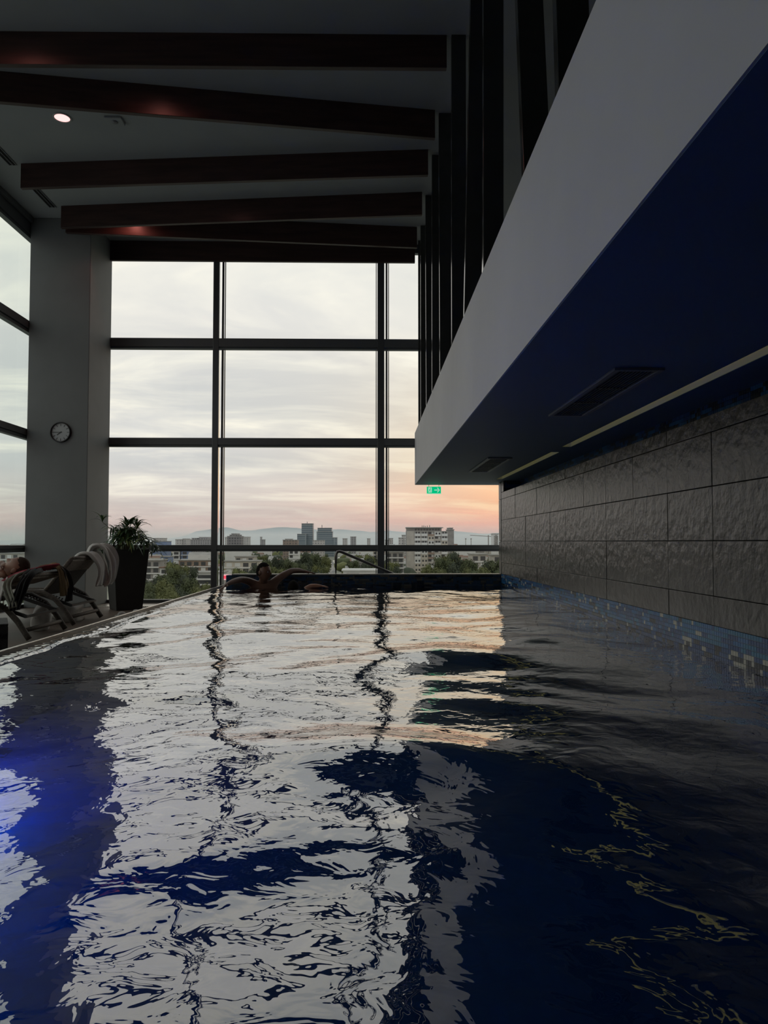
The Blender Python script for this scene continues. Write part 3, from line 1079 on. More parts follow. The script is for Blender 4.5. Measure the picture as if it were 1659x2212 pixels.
# towel over the far top corner of the second lounger
B = LB
dr('towel', 'white towel bunched over the raised lounger back beside the planter', 'towel',
   [B + Vector((-.20, .20, .60)), B + Vector((-.09, .20, .725)), B + Vector((-.03, .21, .735)), B + Vector((.03, .22, .63)), B + Vector((.05, .22, .50)), B + Vector((.035, .22, .40))],
   (0, 1, 0), .36, M['towel'], wr_=.016, seed=3, thick=.012)
dr('bunched_towel', 'upper fold of white cloth standing up behind the draped towel', 'towel',
   [B + Vector((-.05, .33, .75)), B + Vector((-.01, .34, .83)), B + Vector((.05, .36, .80)), B + Vector((.09, .38, .66)), B + Vector((.09, .37, .47)), B + Vector((.06, .36, .43))],
   (.15, 1, .1), .20, M['towel'], wr_=.020, seed=8, thick=.012)
A = LA
dr('white_towel', 'white towel hanging down the near side of the occupied lounger', 'towel',
   [A + Vector((-.44, -.16, .50)), A + Vector((-.40, -.32, .50)), A + Vector((-.37, -.43, .46)), A + Vector((-.35, -.465, .34)), A + Vector((-.36, -.46, .22)), A + Vector((-.38, -.45, .16))],
   (1, .0, .25), .30, M['towel'], wr_=.012, seed=5, thick=.012)
dr('patterned_towel', 'grey green patterned cloth hanging off the occupied lounger', 'towel',
   [A + Vector((-.16, -.22, .575)), A + Vector((-.155, -.34, .565)), A + Vector((-.15, -.43, .52)), A + Vector((-.14, -.46, .42)), A + Vector((-.135, -.46, .30))],
   (1, 0, .25), .085, M['towel_grey'], wr_=.010, seed=6)
dr('red_cloth', 'red cloth under the head of the person lying down', 'cloth',
   [A + Vector((-.30, -.43, .42)), A + Vector((-.27, -.40, .54)), A + Vector((-.20, -.20, .625)), A + Vector((-.12, .05, .67)), A + Vector((-.05, .18, .665))],
   (1, 0, .3), .15, M['cloth_red'], wr_=.010, seed=7)
dr('black_garment', 'black garment draped over the near corner of the occupied lounger', 'garment',
   [A + Vector((-.10, .02, .60)), A + Vector((-.06, -.18, .60)), A + Vector((-.045, -.36, .57)), A + Vector((-.04, -.44, .50)), A + Vector((-.045, -.45, .38)), A + Vector((-.06, -.45, .29))],
   (1, 0, .15), .13, M['cloth_black'], wr_=.014, seed=9, taper=.7)
dr('tan_garment', 'dark and tan garment over the far corner of the occupied lounger', 'garment',
   [A + Vector((-.18, .26, .62)), A + Vector((-.08, .27, .655)), A + Vector((-.01, .28, .62)), A + Vector((.015, .28, .48)), A + Vector((.01, .28, .36))],
   (0, 1, 0), .16, M['cloth_tan'], wr_=.010, seed=10)
dr('black_shirt', 'black shirt hanging beside the tan garment on the lounger end', 'garment',
   [A + Vector((-.16, .38, .60)), A + Vector((-.06, .38, .63)), A + Vector((.0, .38, .58)), A + Vector((.02, .37, .42)), A + Vector((.01, .36, .30))],
   (0, 1, 0), .17, M['cloth_black'], wr_=.012, seed=11)


def lump(name, c, rx, ry, rz, m, seed, amp=.18, label=None, cat=None):
    bm = bmesh.new()
    bmesh.ops.create_icosphere(bm, subdivisions=4, radius=1)
    rr = np.random.default_rng(seed)
    ks = rr.normal(size=(7, 3)) * 3.0
    ps = rr.random(7) * 6.28
    for v in bm.verts:
        p = np.array(v.co)
        d = 1 + amp * float(np.sum(np.sin(ks @ p + ps)) / 3)
        zz = max(p[2] * d, -.62)
        v.co = (c[0] + rx * p[0] * d, c[1] + ry * p[1] * d, c[2] + rz * (zz + .62))
    me_ = bpy.data.meshes.new(name)
    bm.to_mesh(me_)
    bm.free()
    me_.polygons.foreach_set('use_smooth', [True] * len(me_.polygons))
    me_.materials.append(m)
    return tag(link(name, me_), label, cat)


lump('plastic_bag', (-3.42, 8.55, FLOOR_Z), .15, .24, .13, M['bag'], 4, .16, 'crumpled pale plastic bag on the deck under the empty lounger', 'bag')
lump('small_cushion', (-3.34, 7.65, FLOOR_Z), .10, .10, .17, M['towel'], 5, .10, 'small pale bundle on the deck between the two loungers', 'bundle')
for k, (x, y_) in enumerate(((-3.02, 9.05), (-2.93, 9.32))):
    t = thing('slipper', ('white slipper on the deck by the lounger foot', 'white slipper on the deck by the planter base')[k], 'slipper', (x, y_, FLOOR_Z), 'white slippers on the deck')
    MB().lathe([(0, 0), (.05, 0), (.052, .012), (0, .014)], 16, (x, y_, FLOOR_Z)).add([], []).build('sole', M['towel'], t)
    MB().lathe([(.05, .012), (.046, .035), (.03, .052), (0, .058)], 16, (x + .03, y_, FLOOR_Z)).build('strap', M['towel'], t, smooth=True)

# low wicker stool by the kerb, turned a little
so_ = Vector((-2.41, 5.02, 0))
srot = Matrix.Rotation(R(26.5), 3, 'Z')


def turned(mb_):
    mb_.v = [tuple(so_ + srot @ Vector(p)) for p in mb_.v]
    return mb_


t = thing('wicker_stool', 'low black wicker stool at the pool kerb', 'stool', (so_.x - .2, so_.y + .2, FLOOR_Z))
sw = .46
for x in (-sw, -.055):
    for y_ in (0, sw - .055):
        turned(MB().box(x, x + .055, y_, y_ + .055, FLOOR_Z, .02)).build('leg', M['wicker_black'], t, bevel=.006)
turned(MB().box(-sw, 0, 0, sw, .055, .072)).build('top', M['wicker_black'], t, bevel=.006)
for a in ((-sw, 0, 0, .05), (-sw, 0, sw - .05, sw), (-sw, -sw + .05, .05, sw - .05), (-.05, 0, .05, sw - .05)):
    turned(MB().box(*a, -.035, .056)).build('apron', M['wicker_black'], t, bevel=.006)
t = thing('folded_towel', 'folded white towel lying on the wicker stool', 'towel', (so_.x - .2, so_.y + .2, .073))
for k in range(2):
    turned(MB().box(-.44, -.07 - .01 * k, .10 + .01 * k, .42, .0725 + .014 * k, .086 + .014 * k)).build('fold', M['towel'], t, bevel=.006)

# ------------------------------------------------------------------ people


def skin(name, verts, edges, radii, m, parent, root=0, sub=2):
    me_ = bpy.data.meshes.new(name)
    me_.from_pydata([tuple(v) for v in verts], edges, [])
    o = bpy.data.objects.new(name, me_)
    C.objects.link(o)
    md = o.modifiers.new('skin', 'SKIN')
    md.use_smooth_shade = True
    sv = me_.skin_vertices[0].data
    for i, r_ in enumerate(radii):
        sv[i].radius = r_ if isinstance(r_, tuple) else (r_, r_)
        sv[i].use_root = (i == root)
    ss = o.modifiers.new('sub', 'SUBSURF')
    ss.levels = ss.render_levels = sub
    me_.materials.append(m)
    if parent:
        setparent(o, parent)
    return o


class Sk:
    def __init__(s):
        s.v, s.e, s.r = [], [], []

    def p(s, co, r_, prev=None):
        s.v.append(Vector(co))
        s.r.append(r_)
        i = len(s.v) - 1
        if prev is not None:
            s.e.append((prev, i))
        return i

    def chain(s, prev, pts):
        for co, r_ in pts:
            prev = s.p(co, r_, prev)
        return prev


def hand(s, wrist_i, wrist, d, up, spread=.018, curl=.25, L=.085):
    """palm with four unequal fingers and a thumb from the side of the palm"""
    d, up = Vector(d).normalized(), Vector(up).normalized()
    side = d.cross(up).normalized()
    up = side.cross(d).normalized()
    palm = s.p(Vector(wrist) + d * .045, (.030, .014), wrist_i)
    for k, (off, ln) in enumerate(((-1.5, .82), (-.5, 1.0), (.5, .94), (1.5, .72))):
        k0 = s.p(Vector(wrist) + d * .088 + side * off * spread * 1.05, .0095, palm)
        k1 = s.p(Vector(wrist) + d * (.088 + L * ln * .5) + side * off * spread * 1.2 - up * curl * .020, .0085, k0)
        s.p(Vector(wrist) + d * (.088 + L * ln * .93) + side * off * spread * 1.25 - up * curl * .060, .0070, k1)
    t0 = s.p(Vector(wrist) + d * .035 - side * .034 - up * .004, .011, palm)
    s.p(Vector(wrist) + d * .075 - side * .052 - up * .012, .009, t0)


def head(name, c, face, up, size, mskin, mhair, parent, hair_len=.0):
    """an egg-shaped head with brow, nose, lips, chin and ears; hair as a second shell"""
    face, up = Vector(face).normalized(), Vector(up).normalized()
    side = up.cross(face).normalized()      # points to the figure's left
    up = face.cross(side).normalized()
    fr = Matrix((face, side, up)).transposed()
    bm = bmesh.new()
    bmesh.ops.create_uvsphere(bm, u_segments=40, v_segments=30, radius=1)

    def shape(p):
        x, y_, z = p
        wx, wy, wz = .098, .076, .122
        if z < 0:
            wy *= 1 + .30 * z
            wx *= 1 + .10 * z * (1 if x < 0 else .3)
        q = Vector((x * wx, y_ * wy, z * wz))
        if x < 0 and z < -.2:
            q.x += .030 * (-z - .2) * (-x)
        ay = abs(y_)
        if x > 0:
            def g(zc, yc_, sz_, sy_):
                return math.exp(-((z - zc) / sz_) ** 2 - ((ay - yc_) / sy_) ** 2)
            q.x += .006 * g(.22, .22, .10, .30)          # brow
            q.x -= .010 * g(.04, .36, .11, .16)          # eye sockets
            q.x += .026 * g(-.18, 0, .13, .13) + .012 * g(-.02, 0, .16, .10)   # nose
            q.x += .009 * g(-.46, 0, .06, .22) + .008 * g(-.56, 0, .05, .20)   # lips
            q.x += .014 * g(-.82, 0, .14, .30)           # chin
            q.x -= .006 * g(-.66, 0, .05, .25)
        return q
    for v in bm.verts:
        v.co = shape(tuple(v.co))
    for v in bm.verts:
        v.co = Vector(c) + fr @ (v.co * size)
    me_ = bpy.data.meshes.new(name)
    bm.to_mesh(me_)
    bm.free()
    me_.polygons.foreach_set('use_smooth', [True] * len(me_.polygons))
    me_.materials.append(mskin)
    h = link(name, me_, parent)
    for s_ in (-1, 1):
        b = MB()
        b.lathe([(0, .010), (.016, .012), (.026, .004), (.030, -.004), (.024, -.012), (0, -.012)], 14, (0, 0, 0), axis='y')
        vs_ = []
        for p in b.v:
            q = Vector((p[0] * .75 - .012, s_ * (.076 + p[1] * .6), p[2] * 1.1 - .004))
            vs_.append(Vector(c) + fr @ (q * size))
        MB().add(vs_, b.f).build('ear', mskin, h, smooth=True)
    # eyes
    for s_ in (-1, 1):
        b = MB()
        b.lathe([(0, -.011), (.008, -.008), (.011, 0), (.008, .008), (0, .011)], 12)
        vs_ = [Vector(c) + fr @ ((Vector(p) + Vector((.078, s_ * .029, .006))) * size) for p in b.v]
        MB().add(vs_, b.f).build('eye', M['clock_face'], h, smooth=True)
    # hair cap
    bm = bmesh.new()
    bmesh.ops.create_uvsphere(bm, u_segments=36, v_segments=26, radius=1)
    kill = [v for v in bm.verts if (v.co.x > -.05 and v.co.z < .40 + .25 * max(0, v.co.x)) or (v.co.x <= -.05 and v.co.z < -.38 - hair_len)]
    bmesh.ops.delete(bm, geom=kill, context='VERTS')
    for v in bm.verts:
        q = shape(tuple(v.co)) * 1.07
        q.x -= .003
        v.co = Vector(c) + fr @ (q * size)
    me_ = bpy.data.meshes.new('hair')
    bm.to_mesh(me_)
    bm.free()
    me_.polygons.foreach_set('use_smooth', [True] * len(me_.polygons))
    me_.materials.append(mhair)
    link('hair', me_, h)
    return h


# the man leaning in the pool corner, arms along weir and end wall
t = thing('person', 'person in the pool corner with arms stretched along the edges', 'person', (-1.42, 9.95, -1.0))
s = Sk()
pel = s.p((-1.45, 10.05, -.48), (.150, .115))
sp1 = s.p((-1.44, 10.06, -.28), (.135, .105), pel)
ch = s.p((-1.43, 10.07, -.08), (.165, .115), sp1)
nb = s.p((-1.425, 10.04, .055), (.075, .070), ch)
nk = s.p((-1.418, 10.00, .120), (.058, .056), nb)
s.p((-1.415, 9.975, .175), (.055, .055), nk)
# arm towards the end wall
a1 = s.chain(ch, [((-1.295, 10.10, .075), .068), ((-1.17, 10.20, .165), .052), ((-1.085, 10.29, .215), .044), ((-.985, 10.39, .218), .039), ((-.915, 10.45, .200), .026)])
hand(s, a1, (-.915, 10.45, .200), (.95, .15, -.14), (0, .1, 1))
# arm towards the weir
a2 = s.chain(ch, [((-1.545, 10.02, .055), .066), ((-1.64, 9.92, .105), .052), ((-1.70, 9.84, .118), .045), ((-1.775, 9.72, .100), .040), ((-1.825, 9.62, .075), .027)])
hand(s, a2, (-1.825, 9.62, .075), (-.55, -.70, -.42), (-.2, .1, 1))
for sgn in (-1, 1):
    s.chain(pel, [((-1.45 + sgn * .10, 10.03, -.58), .085), ((-1.40 + sgn * .12, 9.80, -.82), .062), ((-1.38 + sgn * .12, 9.82, -1.16), .050), ((-1.38 + sgn * .12, 9.80, -1.34), .040), ((-1.36 + sgn * .12, 9.66, -1.37), .034)])
body = skin('body', s.v, s.e, s.r, M['skin'], t)
head('head', (-1.412, 9.955, .212), (.90, -.42, -.02), (0.03, 0, 1), 1.02, M['skin'], M['hair'], t)

# a second bather, only the crown of the head and a forearm above the water
t = thing('person', 'person low in the water, dark hair and one forearm showing', 'person', (-1.0, 10.0, -1.0))
s = Sk()
pel = s.p((-1.05, 9.98, -.62), (.13, .10))
ch = s.chain(pel, [((-1.04, 9.98, -.42), (.12, .10)), ((-1.03, 10.0, -.26), (.14, .10))])
nk = s.chain(ch, [((-1.025, 10.0, -.13), (.05, .05)), ((-1.02, 10.0, -.07), (.05, .05))])
a1 = s.chain(ch, [((-.91, 9.98, -.15), .055), ((-.86, 9.95, -.02), .042), ((-.78, 9.95, .026), .036), ((-.70, 9.95, .030), .028)])
hand(s, a1, (-.70, 9.95, .030), (1, 0, -.06), (0, 0, 1), L=.07)
a2 = s.chain(ch, [((-1.15, 9.98, -.16), .055), ((-1.22, 9.90, -.30), .042), ((-1.18, 9.78, -.36), .034)])
hand(s, a2, (-1.18, 9.78, -.36), (.8, -.5, 0), (0, 0, 1), L=.07)
for sgn in (-1, 1):
    s.chain(pel, [((-1.05 + sgn * .08, 9.97, -.70), .08), ((-1.05 + sgn * .10, 9.86, -1.0), .056), ((-1.05 + sgn * .10, 9.95, -1.34), .04)])
skin('body', s.v, s.e, s.r, M['skin_pale'], t)
head('head', (-1.02, 9.99, -.022), (-.2, 1, -.1), (0, 0, 1), .98, M['skin_pale'], M['hair'], t, hair_len=.5)

# the person lying on the first lounger, head towards the pool
t = thing('person', 'person lying on the lounger with face up and arm raised', 'person', (-3.6, 7.2, FLOOR_Z + .35))
s = Sk()
y0 = 7.17
pel = s.p((-4.12, y0, .16), (.15, .11))
ch = s.chain(pel, [((-3.92, y0, .185), (.135, .10)), ((-3.72, y0, .225), (.165, .10))])
nk = s.chain(ch, [((-3.56, y0, .275), (.07, .065)), ((-3.49, y0, .305), .055), ((-3.44, y0, .325), .055)])
a1 = s.chain(ch, [((-3.64, y0 + .19, .25), .062), ((-3.60, y0 + .24, .36), .046), ((-3.62, y0 + .20, .40), .042), ((-3.56, y0 + .06, .40), .036), ((-3.52, y0 - .06, .385), .026)])
a2 = s.chain(ch, [((-3.66, y0 - .19, .23), .062), ((-3.86, y0 - .27, .19), .046), ((-3.98, y0 - .28, .17), .042), ((-4.1, y0 - .24, .20), .036), ((-4.18, y0 - .2, .24), .026)])
hand(s, a1, (-3.52, y0 - .06, .385), (.35, -.9, -.15), (0, 0, 1))
hand(s, a2, (-4.18, y0 - .2, .24), (-.7, .6, 0), (0, 0, 1))
for sgn in (-1, 1):
    s.chain(pel, [((-4.22, y0 + sgn * .10, .16), .09), ((-4.52, y0 + sgn * .11, .22), .062)])
skin('body', s.v, s.e, s.r, M['skin_pale'], t)
head('head', (-3.375, y0, .365), (-.55, -.12, .83), (.83, 0, .55), 1.0, M['skin_pale'], mat('hair_brown', (.05, .03, .022, 1), .8, spec=.2, bump=.5, bscale=150), t)

# ------------------------------------------------------------------ the city outside
GZ = -26.0
M['ground'] = mat('city_ground', (.24, .25, .20, 1), .95, var=.35, scale=.02, detail=6)
M['asphalt'] = mat('asphalt', (.22, .22, .22, 1), .8)
M['track'] = mat('tram_track', (.32, .31, .29, 1), .7)
M['concrete'] = mat('concrete_panel', (.42, .40, .37, 1), .85, var=.15, scale=.3)
M['concrete_dark'] = mat('concrete_dark', (.27, .26, .25, 1), .85, var=.15, scale=.3)
M['white_paint'] = mat('white_render', (.62, .63, .63, 1), .8, var=.06, scale=.3)
M['cream'] = mat('cream_render', (.52, .48, .42, 1), .8, var=.1, scale=.3)
M['brick'] = mat('brown_brick', (.28, .21, .17, 1), .85, var=.2, scale=.5)
M['blue_panel'] = mat('blue_cladding', (.16, .22, .36, 1), .6)
M['roof_grey'] = mat('roof_felt', (.33, .33, .32, 1), .9, var=.2, scale=.2)
M['roof_brown'] = mat('roof_tile', (.20, .13, .10, 1), .9, var=.2, scale=.5)
M['dark_glass'] = mat('window_dark', (.06, .065, .07, 1), .2)
M['pink_light'] = mat('billboard_pink', (.8, .55, .6, 1), .5, emit=(.75, .42, .50, 1), estr=.55)
M['red_light'] = mat('billboard_red', (.8, .08, .12, 1), .5, emit=(.85, .06, .12, 1), estr=.75)
M['headlight'] = mat('headlight', (1, 1, .9, 1), .4, emit=(1, .97, .85, 1), estr=3.0)
M['car_white'] = mat('car_white', (.6, .6, .6, 1), .3)
M['mountain'] = mat('mountain_forest', (.07, .10, .08, 1), .95, var=.3, scale=.003)
fac = {
    'grey': brick_mat('facade_grey', (.10, .105, .11, 1), (.16, .16, .17, 1), (.33, .33, .34, 1), 3.4, 3.0, .75, .6, axes='sum'),
    'dark': brick_mat('facade_dark', (.07, .075, .085, 1), (.12, .12, .13, 1), (.22, .215, .22, 1), 3.2, 3.0, .6, .6, axes='sum'),
    'pale': brick_mat('facade_pale', (.20, .21, .22, 1), (.28, .28, .28, 1), (.48, .47, .46, 1), 3.4, 3.0, .8, .6, axes='sum'),
    'tower': brick_mat('facade_tower', (.10, .14, .17, 1), (.14, .18, .21, 1), (.24, .28, .30, 1), 30.0, 3.6, .7, .35, axes='sum'),
    'brown': brick_mat('facade_brown', (.10, .10, .10, 1), (.17, .15, .14, 1), (.26, .21, .18, 1), 3.4, 3.2, .8, .6, axes='sum'),
    'band': brick_mat('facade_band', (.12, .13, .14, 1), (.18, .18, .18, 1), (.50, .49, .46, 1), 24.0, 3.2, .85, .6, axes='sum'),
}
tag(MB().add([(-16000, 14, GZ), (16000, 14, GZ), (16000, 16000, GZ), (-16000, 16000, GZ)], [(0, 1, 2, 3)]).build('ground', M['ground']), 'city ground with parks and streets far below', None, kind='structure')


def block(name, label, x0, x1, yt, D, dep=14, wall='grey', steps=(), roof='roof_grey', ry=0, group=None, cat='building'):
    """a building whose front stands at distance D; steps are further volumes (x0, x1, ytop, dD)"""
    a, b = at(x0, yt, D), at(x1, yt, D)
    t = thing(name, label, cat, ((a.x + b.x) / 2, D, GZ), group)
    m_ = fac.get(wall) or M[wall]
    for k, (u0, u1, v, dd) in enumerate([(x0, x1, yt, 0)] + list(steps)):
        p, q = at(u0, v, D + dd), at(u1, v, D + dd)
        MB().box(p.x, q.x, D + dd, D + dd + dep, GZ, p.z).build('walls', m_, t)
        MB().box(p.x - .4, q.x + .4, D + dd - .4, D + dd + dep + .4, p.z, p.z + .7).build('roof', M[roof], t)
    return t


# skyline
block('office_block', 'pale low block on the skyline right of the palm leaves', 331, 351, 1163.5, 900, 20, 'pale')
block('office_block', 'dark blue flat roofed hall below the pale skyline block', 329, 360, 1170, 840, 20, 'blue_panel')
block('apartment_tower', 'short pale tower on the skyline below the mountain slope', 379, 392.5, 1166, 1000, 18, 'pale')
block('apartment_tower', 'narrow taller pale tower joined to a short one under the mountain slope', 394.5, 404, 1164.5, 1005, 18, 'pale')
block('office_complex', 'wide stepped grey complex on the skyline left of the mullion', 410, 458, 1166, 1100, 30, 'grey', ((414, 425, 1163, 2), (430, 450, 1161, 3)))
block('apartment_block', 'dark stepped apartment block on the skyline under the mountain peak', 491, 520, 1159, 900, 20, 'dark', ((496, 516, 1156, 2), (500, 512, 1153.5, 3)))
block('apartment_block', 'pale apartment block beside the dark stepped one on the skyline', 521, 537, 1160.5, 1080, 18, 'pale')
block('apartment_block', 'slim pale block just right of the first mullion on the skyline', 486, 491, 1161, 1060, 14, 'pale')
block('small_tower', 'thin dark tower alone on the skyline between blocks', 562, 571, 1166, 1150, 12, 'grey', ((562, 564, 1160.5, 1),))
block('office_block', 'brown low office block left of the tall glass tower', 611, 643, 1167, 900, 16, 'brown', ((616, 630, 1165, 2),))
t = block('glass_tower', 'tallest blue grey glass tower with a wider crown on the skyline', 652, 674.5, 1134, 1290, 24, 'tower', ((642, 662, 1154, -10), (651.5, 675.5, 1131.5, .2)))
MB().tube([at(663.5, 1131, 1300), at(663.5, 1127, 1300)], .6, 6).build('antenna', M['concrete_dark'], t)
t = block('glass_tower', 'broad flat topped glass tower with a rooftop mast', 686, 716, 1141, 1290, 24, 'tower', ((684, 718, 1149, .2), (699, 728, 1161.5, 1)))
MB().tube([at(695.5, 1141, 1300), at(695.5, 1134, 1300)], .6, 6).build('antenna', M['concrete_dark'], t)
block('office_block', 'pale low block between the two glass towers at street level', 675, 700, 1168, 940, 16, 'pale')
block('apartment_tower', 'small rounded pale tower right of the glass towers', 740, 750, 1164, 1150, 14, 'pale')
block('apartment_tower', 'square blue grey tower right of the small pale one', 757, 769, 1160, 1150, 16, 'grey')
block('apartment_tower', 'tiny pale tower beside the second mullion', 793, 800, 1164, 1150, 14, 'pale')
block('apartment_block', 'low pale block right of the second mullion on the skyline', 832, 842, 1167, 1000, 16, 'pale', ((839, 849, 1163.5, 4),))
block('apartment_block', 'pale block close to the grey slab building on the skyline', 862, 870, 1162.5, 900, 16, 'pale', ((869, 876, 1156.5, 3),))
block('apartment_tower', 'plain grey tower behind the grey slab building', 968, 980.5, 1145, 620, 16, 'concrete_dark', ((970, 978, 1141.5, 1),))
t = block('chevron_tower', 'pale tower with dark chevrons next to the slate wall', 1066, 1076.5, 1154, 700, 14, 'white_paint')
for k in range(6):
    yv = 1156.5 + k * 3.6
    pm = at(1071.6, yv, 699.6)
    for u in (1067.6, 1076):
        MB().bar(at(u, yv + 3.2, 699.6), pm, .5, .75, up=(0, 0, 1)).build('chevron', M['concrete_dark'], t)
t = thing('tower_crane', 'thin tower crane on the skyline left of the chevron tower', 'crane', at(1055, 1176, 900))
MB().bar(at(1055, 1200, 900), at(1055, 1156, 900), 1.1, 1.1, up=(0, 1, 0)).build('mast', M['concrete_dark'], t)
MB().bar(at(1015.5, 1156.3, 900), at(1064, 1159, 900), .7, .7).build('jib', M['concrete_dark'], t)
MB().bar(at(1061, 1160, 900), at(1064, 1158, 900), 1.8, 1.8).build('counterweight', M['concrete_dark'], t)
for x in (1006, 1017.5):
    t = thing('light_mast', 'stadium light mast on the skyline, ' + ('left of two' if x < 1010 else 'right of two'), 'mast', at(x, 1175, 800), 'light masts')
    MB().bar(at(x, 1190, 800), at(x, 1165, 800), .6, .6, up=(0, 1, 0)).build('pole', M['concrete_dark'], t)
    MB().bar(at(x - 1.3, 1164.6, 800), at(x + 1.3, 1163.6, 800), .5, 1.2).build('lamp_rack', M['concrete_dark'], t)

# grey slab apartment building with its bays
D = 470
t = thing('slab_building', 'grey slab apartment building with rows of balconies near the exit sign', 'building', at(923, 1240, D))
p0, p1 = at(879, 1147, D), at(967.5, 1147, D)
MB().box(p0.x, p1.x, D + .8, D + 15, GZ, p0.z).build('walls', M['concrete_dark'], t)
pe = at(895, 1147, D)
MB().box(p0.x, pe.x, D, D + .8, GZ, p0.z).build('end_panel', M['concrete'], t)
q0, q1 = at(879, 1140.5, D + 1), at(954, 1140.5, D + 1)
MB().box(q0.x, q1.x, D + 1.5, D + 13, p0.z, q0.z).build('penthouse', M['concrete_dark'], t)
MB().box(q0.x - .5, q1.x + 1, D + .6, D + 14, q0.z, q0.z + .5).build('roof', M['roof_grey'], t)
for k in range(9):
    u = 896 + k * 6.2
    a, b = at(u, 1142, D + 1.4), at(u + 4.2, 1145.5, D + 1.4)
    MB().box(a.x, b.x, D + 1.3, D + 1.55, b.z, a.z).build('window', M['dark_glass'], t)
for k, u in enumerate((912, 915.5, 919, 923, 928)):
    a = at(u, 1139.8, D + 5)
    MB().tube([a, a + Vector((0, 0, random.uniform(.8, 1.9)))], .25, 6).build('chimney_pipe', M['concrete_dark'], t)
bw = (p1.x - pe.x) / 5
fh = 2.88
r3 = random.Random(4)
for c_ in range(5):
    x0 = pe.x + c_ * bw
    MB().box(x0 - .12, x0 + .12, D - .2, D + .8, GZ, p0.z).build('pier', M['concrete'], t)
    for f_ in range(11):
        zt = p0.z - .3 - f_ * fh
        typ = r3.random()
        MB().box(x0 + .12, x0 + bw - .12, D - .1, D + .8, zt - .18, zt).build('floor_slab', M['concrete'], t)
        if typ < .45:      # white enclosed balcony with a strip of windows
            MB().box(x0 + .15, x0 + bw - .15, D, D + .2, zt - fh, zt - 1.35).build('balcony_panel', M['white_paint'], t)
            MB().box(x0 + .15, x0 + bw - .15, D + .15, D + .3, zt - 1.35, zt - .18).build('window', M['dark_glass'], t)
            for k in range(3):
                xx = x0 + .5 + k * (bw - 1) / 2.0
                MB().box(xx - .12, xx + .12, D + .05, D + .2, zt - 1.35, zt - .18).build('window_post', M['white_paint'], t)
        elif typ < .75:    # open loggia
            MB().box(x0 + .15, x0 + bw - .15, D, D + .15, zt - fh, zt - 1.75).build('balcony_panel', M['concrete'] if typ < .6 else M['brick'], t)
            MB().box(x0 + .5, x0 + bw * .5, D + .7, D + .81, zt - fh + .2, zt - .4).build('window', M['dark_glass'], t)
            MB().box(x0 + bw * .6, x0 + bw - .4, D + .7, D + .81, zt - fh + .9, zt - .4).build('window', M['white_paint'], t)
        else:
            MB().box(x0 + .15, x0 + bw - .15, D, D + .2, zt - fh, zt - .18).build('balcony_panel', M['white_paint'] if typ > .86 else M['cream'], t)
            for k in range(2):
                MB().box(x0 + .7 + k * bw * .45, x0 + .7 + k * bw * .45 + 1.1, D - .04, D + .02, zt - 1.9, zt - .7).build('window', M['dark_glass'], t)


def lowrise(name, label, x0, x1, yt, D, floors, fh, wall='concrete', dep=12, bay=3.0, roofm='roof_grey', slab='white_paint'):
    """a nearer low building with floor bands and separate windows"""
    a, b = at(x0, yt, D), at(x1, yt, D)
    t = thing(name, label, 'building', ((a.x + b.x) / 2, D, GZ))
    MB().box(a.x, b.x, D, D + dep, GZ, a.z).build('walls', M[wall], t)
    MB().box(a.x - .5, b.x + .5, D - .6, D + dep + .5, a.z, a.z + .5).build('roof', M[roofm], t)
    for f_ in range(floors):
        zt = a.z - .5 - f_ * fh
        MB().box(a.x - .2, b.x + .2, D - .7, D, zt - fh, zt - fh + .5).build('balcony', M[slab], t)
        n = max(1, int((b.x - a.x) / bay))
        st_ = (b.x - a.x) / n
        for k in range(n):
            xx = a.x + k * st_
            MB().box(xx + st_ * .18, xx + st_ * .82, D - .12, D + .02, zt - fh * .72, zt - .25).build('window', M['dark_glass'] if random.random() < .75 else M['white_paint'], t)
    return t


lowrise('terrace_building', 'grey terrace building with long balconies behind the planter', 296, 345, 1211, 350, 5, 2.9, 'concrete_dark')
lowrise('striped_building', 'white and violet striped building beyond the trees near the planter', 347, 364, 1203, 480, 4, 3.0, 'blue_panel', bay=2.2)
lowrise('office_building', 'white office building with dark window rows under the sill bar', 373, 388.5, 1190.5, 600, 5, 3.2, 'white_paint')
lowrise('office_building', 'pale blue office building adjoining the white one', 392, 406, 1190, 598, 4, 3.2, 'blue_panel', slab='white_paint', bay=4)
lowrise('brick_building', 'long brown brick building above the trees left of the mullion', 386, 462, 1211, 420, 5, 3.2, 'brick', bay=3.4)
lowrise('warehouse', 'low white and blue warehouse behind trees left of the mullion', 416, 478, 1238, 300, 3, 2.2, 'white_paint', bay=6)
lowrise('small_house', 'small white house with brown roof among the trees', 346, 362, 1227, 330, 3, 2.6, 'white_paint', roofm='roof_brown')
lowrise('stepped_building', 'pale stepped building behind the man in the pool corner', 486, 558, 1213, 380, 4, 3.0, 'cream', bay=4)
lowrise('rooftop_level', 'upper storey of pale building behind the man, set back', 508, 548, 1203, 396, 3, 3.0, 'concrete', bay=3)
lowrise('pale_block', 'tall pale block showing between trees above the submerged bather', 624, 645, 1188, 520, 9, 2.9, 'white_paint', bay=2.6)
lowrise('pale_block', 'pale block between trees beside the second mullion', 806, 822, 1190, 560, 6, 2.9, 'cream', bay=2.6)
lowrise('white_pavilion', 'low white pavilion roof behind the handrail', 741, 826, 1233.5, 260, 2, 2.6, 'white_paint', roofm='white_paint', bay=5)
lowrise('grey_house', 'grey three storey house left of the slab building', 834, 872, 1193, 420, 7, 2.9, 'concrete_dark', bay=3)
lowrise('villa', 'pale villa among trees right of the slab building', 1019, 1051, 1198, 330, 4, 3.0, 'concrete', bay=3)
lowrise('villa', 'pale villa at the edge of the slate wall behind trees', 1064, 1090, 1200, 340, 4, 3.0, 'concrete', bay=3)
